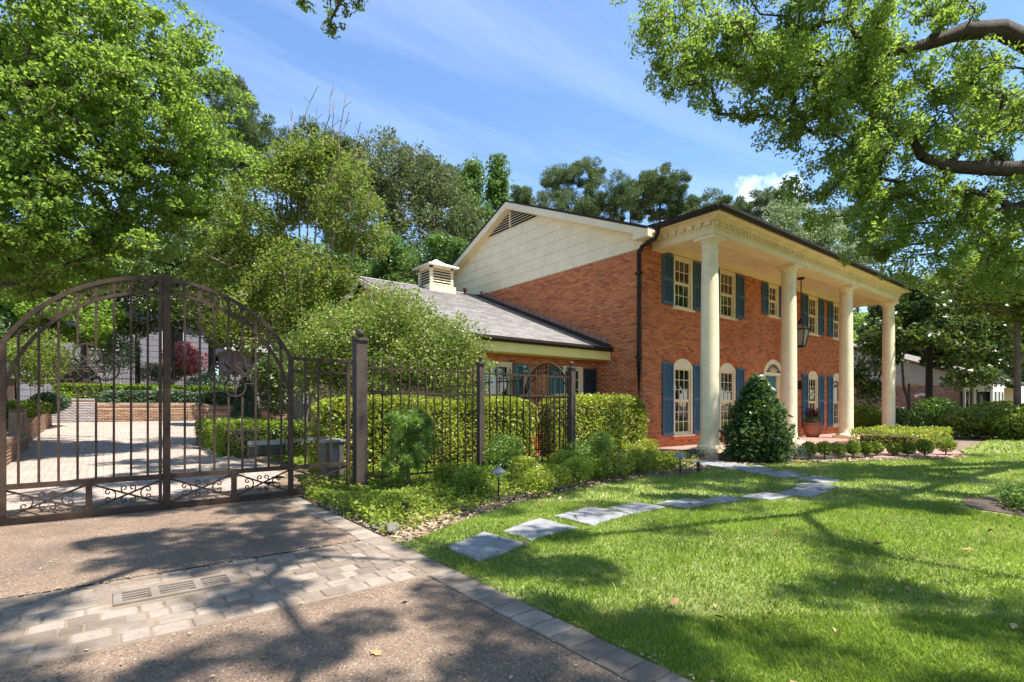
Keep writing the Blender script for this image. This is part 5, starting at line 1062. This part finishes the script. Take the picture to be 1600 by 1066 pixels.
# oak over the drive, only a twig tip dips into the picture
base = np.array([-4.6, -1.5, 0]); tr_ = [base+[.2, .1, 3], base+[.5, .4, 6], base+[1.2, 1, 8.5]]
co = canopy((-3, 5.6), (-7, 9.5), (9, 12.4), 1250, .3, 1.6, 0.); co = co[outside_frame(co, 70)]; co = co[~((co[:, 0]-co[:, 2]*S.x/S.z > 2.5) & (co[:, 1]-co[:, 2]*S.y/S.z > 7.2))]  # unseen crown shaped to dapple the drive, clumps shading the hedge dropped
tw = clusters(B((495, 4, 8, .22, .3, .16), (530, 22, 8, .14, .2, .16), (478, 14, 8, .12, .2, .12), (560, 2, 8, .14, .2, .06), (516, 44, 8, .06, .1, .08)), 40, .2, 7)
tree('oak_tree', 'oak over the drive, only a dark twig tip hanging in at the top', base, tr_, tw, 800, .11, .068, .027, 'oak', 'darkbark', .3, [(3, [np.array((-2, 3, 8.6)), np.array((0, 6, 9.4)), at(500, -60, 8), at(515, -10, 8)], .06)], flat=.7, rt=.006, up=.3, extra=(co, 80000, .33, 2.1))
# crape myrtle
base = ground_at(468, 14); stems = []; 
bl = B((360,420,13.6,1.0,1.,1.1),(420,330,14,1.0,1.,1.1),(480,300,14.2,.9,1.,1.2),(545,330,14.2,.8,1.,1.1),(585,355,14.4,.55,.7,.8),(470,440,13.6,1.2,1.,1.),(510,450,13.8,.8,.8,.8),(400,500,13.2,1.1,.9,.8),(340,330,14,.6,.8,.7),(480,520,13.2,.8,.8,.7),(330,470,13.6,.6,.8,.6),(440,260,14.2,.45,.6,.5),(520,255,14.2,.45,.6,.6))
cl = clusters(bl, 9, .25)
lm = [(0, [base+[.05*math.cos(a), .05*math.sin(a), .1], at(468+dx*.35, 520, 14), at(468+dx*.7, 420, 14), at(468+dx, 300, 14.1)], .045) for a, dx in ((0, -110), (1, -70), (2, -35), (3, 0), (4, 30), (5, 65), (6, 110), (2.6, 15))]
shoots = []
for px, dx, ty in ((440, 22, 205), (455, 38, 135), (478, 18, 168), (495, 28, 128), (515, 4, 155), (525, 12, 145), (545, 18, 190), (505, 40, 175), (450, 8, 170), (548, 30, 215), (432, 4, 225)):
    pts = [at(px+dx*f**1.6+random.uniform(-4, 4)*(f > .1), 330+(ty-330)*f, 14.2+random.uniform(-.1, .1)) for f in np.linspace(0, 1, 9)]
    lm.append((0, pts, np.linspace(.024, .008, 9)))
    for k in (3, 4, 5, 6, 7):                            # side twigs, the lower ones in leaf
        q = pts[k]+RT*random.uniform(-.22, .22)+UP*random.uniform(.12, .3); lm.append((0, [pts[k], (pts[k]+q)/2+UP*.02, q], np.array([.006, .005, .003])))
        if k < 5: shoots.append(q)
cl = np.concatenate([cl, np.array(shoots)])
tree('crape_myrtle', 'tall multi-stemmed crape myrtle with yellow-green leaves and bare upright shoots', base, [base+[0, 0, .4]], cl, 42000, .40, .085, .05, 'crape', 'palebark', .09, lm, flat=.9, rt=.006, up=.5)
# live oak beyond the wing
base = ground_at(640, 27)
bl = B((560,330,26.5,2.2,2.2,2.6),(640,300,27,2.3,2.2,2.0),(600,250,27.5,1.6,1.8,1.2),(700,350,27,1.6,1.8,2.0),(660,390,26,2.0,2.,2.0),(590,410,26,2.,2.,1.6),(730,390,27,1.,1.4,1.6),(500,300,27.5,1.6,1.8,1.6),(680,300,27.5,1.2,1.4,1.0))
tree('live_oak', 'broad olive-brown live oak behind the side wing', base, [base+[0, 0, 2.4], base+[.2, 0, 4]], clusters(bl, 2.2, .4), 40000, .7, .17, .085, 'liveoak', 'darkbark', .32, flat=.8, rt=.014)
base = ground_at(625, 21); tree('young_tree', 'young bright green tree between the crape myrtle and the cupola', base, [base+[0, 0, 1.5], base+[.1, 0, 3]], clusters(B((600,440,21,1.1,1.,1.1),(620,400,21,.7,.7,.7),(570,460,20.5,.9,.9,.8)), 2.5, .4), 9000, .55, .13, .08, 'midgreen', 'bark', .08)
base = ground_at(690, 23); tree('young_tree', 'small green tree rising behind the cupola', base, [base+[0, 0, 2], base+[0, 0, 4]], clusters(B((700,390,24,1.1,1.,1.0),(735,410,24,.7,.8,.8),(655,420,24,1.,1,.9)), 2.5, .4), 8000, .6, .15, .09, 'midgreen', 'bark', .09)
# conical pair
for px, top, w_, lb, dd in ((738, 254, 1.55, 'left of the pair of tall columnar trees behind the gable', 37), (777, 247, 1.1, 'right of the pair of tall columnar trees behind the gable', 38), (722, 290, .8, 'shorter columnar tree left of the pair behind the gable', 36)):
    base = ground_at(px, dd); n_ = 230; h_ = RNG.random(n_)**1.3; zt = 1.3+(HOR-top)/FPX*dd; z = 5+h_*(zt-5); rad = (w_*2.1*(1-h_**1.1)+.22)*RNG.random(n_)**.5; th = RNG.random(n_)*6.28
    cl = np.stack([base[0]+rad*np.cos(th), base[1]+rad*np.sin(th), z], 1); tree('columnar_tree', lb, base, [base+[0, 0, 5], base+[0, 0, zt-2]], cl, 20000, .62, .22, .14, 'midgreen', 'bark', .2, flat=1.1, rt=.015, group='columnar trees behind the gable')
# pines over the roof
def pine(px, top, d, puffs, label, nt_=16000, seed=0, lean=0., tufts=True, tw=.2):
    base = ground_at(px, d); zt = 1.3+(HOR-top)/FPX*d; bl = []
    for (x, y, rl, rv) in puffs: bl.append((at(x, y, d+RNG.uniform(-1.5, 1.5)), (rl, rl*.9, rv)))
    cl = clusters(bl, 1.2, .3, 10)
    return tree('pine_tree', label, base, [base+[0, 0, zt*.35], base+[lean, 0, zt*.6], base+[lean*1.3, 0, zt*.85]], cl, int(nt_*1.9), .72, .36, .06, 'pine', 'bark', tw, flat=.7, rt=.02, direc='radial', group='tall pines behind the house', ex=.42)
pine(915, 255, 56, [(880,290,2.6,1.8),(915,270,2.6,1.3),(950,300,2.4,1.8),(860,320,2.,1.6),(905,325,2.4,1.6),(975,310,1.6,1.4),(935,340,2.2,1.4)], 'widest round-crowned pine above the middle of the roof', 22000, tw=.3)
pine(1025, 262, 58, [(1035,285,2.8,1.5),(1010,310,2.,1.5),(1055,310,2.,1.6),(1035,325,2.,1.4),(1060,340,1.6,1.)], 'single round-crowned pine with bare forked trunk above the gutter corner', 19000, tw=.25, lean=.6)
pine(985, 290, 62, [(980,300,1.6,1.6),(990,330,1.8,1.3)], 'narrow pine between the two round-crowned pines', 8000)
pine(1120, 300, 60, [(1105,318,2.2,1.3),(1140,330,2.2,1.3),(1085,345,1.8,1.2),(1160,335,1.3,1.0)], 'lower flat-topped pine right of the gutter corner', 12000)
pine(1215, 295, 58, [(1205,312,2.4,1.4),(1235,325,2.2,1.5),(1190,345,1.8,1.3),(1250,350,2.,1.3)], 'pine half hidden by the oak leaves above the portico', 12000)
pine(1340, 330, 62, [(1300,350,2.2,2.),(1350,345,2.6,2.2),(1400,370,2.2,2.),(1330,400,2.6,1.6),(1420,330,2.,1.6)], 'faint pine behind the oak boughs at right', 14000)
pine(375, 150, 40, [(345,150,1.9,1.6),(380,190,2.,1.8),(410,230,1.7,1.6),(370,250,2.2,1.7),(330,220,2.,1.6),(420,270,1.5,1.2)], 'tall pine rising beside the maple edge', 18000, tw=.25)
pine(680, 258, 44, [(655,275,2.3,1.2),(690,290,2.4,1.4),(720,310,1.8,1.4),(640,300,1.8,1.4)], 'dark pine crown behind the live oak', 14000)
pine(510, 205, 42, [(490,230,2.4,1.6),(530,240,2.2,1.5),(470,270,2.,1.5),(520,280,2.4,1.4)], 'dark pine crown behind the crape myrtle', 14000)
pine(850, 300, 70, [(835,318,1.6,1.4),(815,305,1.3,1.0)], 'small distant pine left of the widest pine', 6000)
# pale tree over the portico roof
base = ground_at(1265, 42); tree('pale_tree', 'pale yellow-green leafy tree behind the portico roof', base, [base+[0, 0, 4], base+[0, 0, 8]], clusters(B((1250,355,42,2.8,2.2,2.0),(1215,350,42,1.5,1.6,1.4),(1290,385,42,2.4,2.,1.8),(1330,415,42,2.,2.,1.6),(1240,390,42,2.4,2,1.6)), .9, .4), 15000, 1.0, .22, .14, 'pale', 'bark', .22, flat=.8)
# magnolia at right
base = ground_at(1452, 25)
bl = B((1440,480,25,1.9,1.6,1.2),(1500,500,24.5,2.,1.6,1.3),(1400,520,25,1.4,1.4,1.2),(1460,545,24.5,2.2,1.6,.8),(1540,540,24.5,1.5,1.4,.8),(1360,560,25.5,.9,1.1,1.2),(1350,600,25.5,.45,.6,.7),(1560,480,25,1.5,1.5,1.4),(1430,435,25.5,1.2,1.2,.8),(1510,590,23.5,.8,.8,.3),(1590,560,24.5,.9,1.,1.0))
tree('magnolia_tree', 'dark glossy magnolia with low boughs before the neighbour house', base, [base+[0, 0, 1.6], base+[0, 0, 3.2], base+[0, 0, 5]], clusters(bl, 1.6, .4), 17000, .62, .25, .11, 'magnolia', 'darkbark', .2, flat=.8, rt=.014, up=.5)
base = ground_at(1421, 25.8); tree('magnolia_tree', 'slim forked magnolia between the fourth column and the larger one', base, [base+[-.1, 0, 1.4], base+[-.05, 0, 2.4]], clusters(B((1395,480,26.5,1.3,1.2,1.1),(1375,530,26.5,.8,.8,1.2)), 2., .4), 4500, .6, .24, .11, 'magnolia', 'bark', .10, [(1, [base+[-.5, .1, 2.2], base+[-.75, .1, 3.4]], .06)], rt=.012)
base = ground_at(1590, 20); tree('sunlit_tree', 'sunlit yellow-green tree at the right edge below the oak', base, [base+[0, 0, 3], base+[0, 0, 5.5]], clusters(B((1560,420,20,1.6,1.6,1.3),(1610,390,20,1.8,1.6,1.6),(1640,470,20,1.6,1.6,1.3),(1580,470,20.5,1.2,1.2,.8),(1500,440,21,.9,1.,.7)), 1.6, .4), 14000, .7, .16, .1, 'crape', 'bark', .14)
# dark trees behind the gate
for px, dd, bls, mt, lb, tw in ((268, 26, ((250,440,26,2.,1.8,1.7),(310,470,26,1.9,1.6,1.4),(215,480,26,1.6,1.6,1.3),(290,400,26.5,1.6,1.6,1.3),(350,440,27,1.5,1.5,1.4)), 'magnolia', 'dark holly with straight trunk behind the gate centre', .14), (215, 28, ((150,430,28,2.,2.,1.6),(200,400,28,2.,2.,1.6),(120,480,28,1.2,1.6,1.)), 'midgreen', 'dark green tree left of the gate centre', .13), (395, 21, ((400,420,21,1.4,1.3,1.5),(370,500,21,1.2,1.2,1.1),(420,500,20.5,1.1,1.1,1.)), 'liveoak', 'olive evergreen behind the right half of the gate arch', .1), (20, 24, ((-40,430,24,2.,2.,2.),(40,420,24,1.6,1.6,1.2),(-20,520,23,1.5,1.5,1.2)), 'midgreen', 'shaded green tree at the left edge under the maple', .14)):
    base = ground_at(px, dd); tree('evergreen_tree', lb, base, [base+[0, 0, 2], base+[0, 0, 4.2]], clusters(B(*bls), 2.0, .35), 17000, .7, .19, .1, mt, 'darkbark', tw, flat=.8, rt=.013)
for px, dd, bls, mt, lb in ((330, 30, ((320,330,30,2.2,2.,2.2),(380,360,30,2.,2.,2.),(350,420,30,2.2,2.,1.6),(290,360,30,1.6,1.6,1.5)), 'midgreen', 'full green tree between the maple and the crape myrtle'), (440, 24, ((430,430,24,1.7,1.5,1.6),(470,480,23.5,1.6,1.4,1.3),(520,440,24,1.6,1.5,1.5)), 'midgreen', 'leafy green tree behind the crape myrtle stems'), (130, 24, ((110,500,24,1.6,1.4,.9),(60,470,24,1.5,1.4,1.0)), 'maple', 'light green small tree above the planter walls')):
    base = ground_at(px, dd); tree('garden_tree', lb, base, [base+[0, 0, 2], base+[0, 0, 4.4]], clusters(B(*bls), 1.8, .35), 15000, .75, .19, .11, mt, 'darkbark', .14, flat=.8, rt=.013)
# background belt: copies of three broad trees, each an individual
proto = []
for k, mt in enumerate(('midgreen', 'liveoak', 'oak')):
    base = np.array([0., 0, 0]); cl = np.concatenate([ell(c, r, n, .4, False) for c, r, n in (((0, 0, 8), (4, 4, 3.4), 60), ((1.6, .5, 10.4), (2.8, 2.8, 2.2), 26), ((-2, -.6, 7.), (2.6, 2.6, 2.2), 26), ((.3, -1.4, 5), (3.4, 3.2, 2.), 26))])
    proto.append(tree('woodland_tree', 'x', base, [base+[0, 0, 2.5], base+[.2, .1, 5]], cl, 15000, 1.2, .40, .25, mt, 'darkbark', .3, flat=.8, rt=.03, group='trees of the background belt'))
belt = [(40, 46, 1.2, 1), (120, 52, 1.3, 0), (200, 47, 1.1, 2), (290, 50, 1.25, 0), (370, 46, 1.1, 1), (440, 52, 1.2, 2), (510, 46, 1.0, 0), (590, 50, 1.1, 1), (670, 45, 1.0, 2), (740, 50, .95, 0), (1280, 60, 1.0, 0), (1360, 56, 1.05, 2), (1440, 58, 1.1, 0), (1510, 52, 1.1, 1), (1580, 50, 1.15, 2), (1650, 46, 1.1, 0), (-40, 40, 1.2, 2)]
wh_ = ['behind the grey house at far left', 'behind the grey house roof', 'behind the gate arch, left side', 'behind the gate arch centre', 'behind the gate arch, right side', 'behind the crape myrtle, left side', 'behind the crape myrtle, right side', 'behind the live oak, left side', 'behind the live oak, right side', 'behind the cupola', 'low behind the portico roof', 'behind the portico end', 'far behind the magnolia', 'behind the neighbour roof, left side', 'behind the neighbour roof, right side', 'at the right picture edge', 'at the left picture edge behind the maple']
used = set()
def place(src, loc, s, rz, label, k):
    o = proto[k] if k not in used else copy_tree(proto[k]); used.add(k)
    o.location = loc; o.scale = (s, s, s*RNG.uniform(.9, 1.1)); o.rotation_euler[2] = rz; o['label'] = label; return o
kinds = ['dense green broadleaf tree', 'olive broadleaf tree', 'dark green broadleaf tree']
for (px, dd, s, k), w_ in zip(belt, wh_):
    p = ground_at(px, dd); place(None, p, s, RNG.random()*6.28, f'{kinds[k]} {w_}', k)
# trees across the street, mirrored in the window panes
for i, (x, y, s, k, w_) in enumerate(((32, -17, 1.2, 0, 'opposite the side yard'), (41, -20, 1.25, 1, 'first past the side yard'), (50, -16, 1.2, 2, 'opposite the neighbour'), (61, -21, 1.3, 0, 'past the neighbour'), (73, -18, 1.3, 1, 'second furthest down the street'), (88, -24, 1.4, 2, 'furthest down the street'), (14, -30, 1.2, 0, 'opposite the lawn'))):
    o = place(None, (x, y, 0), s, i*1.3, f'{kinds[k]} across the street, {w_}', k); o['group'] = 'trees across the street'
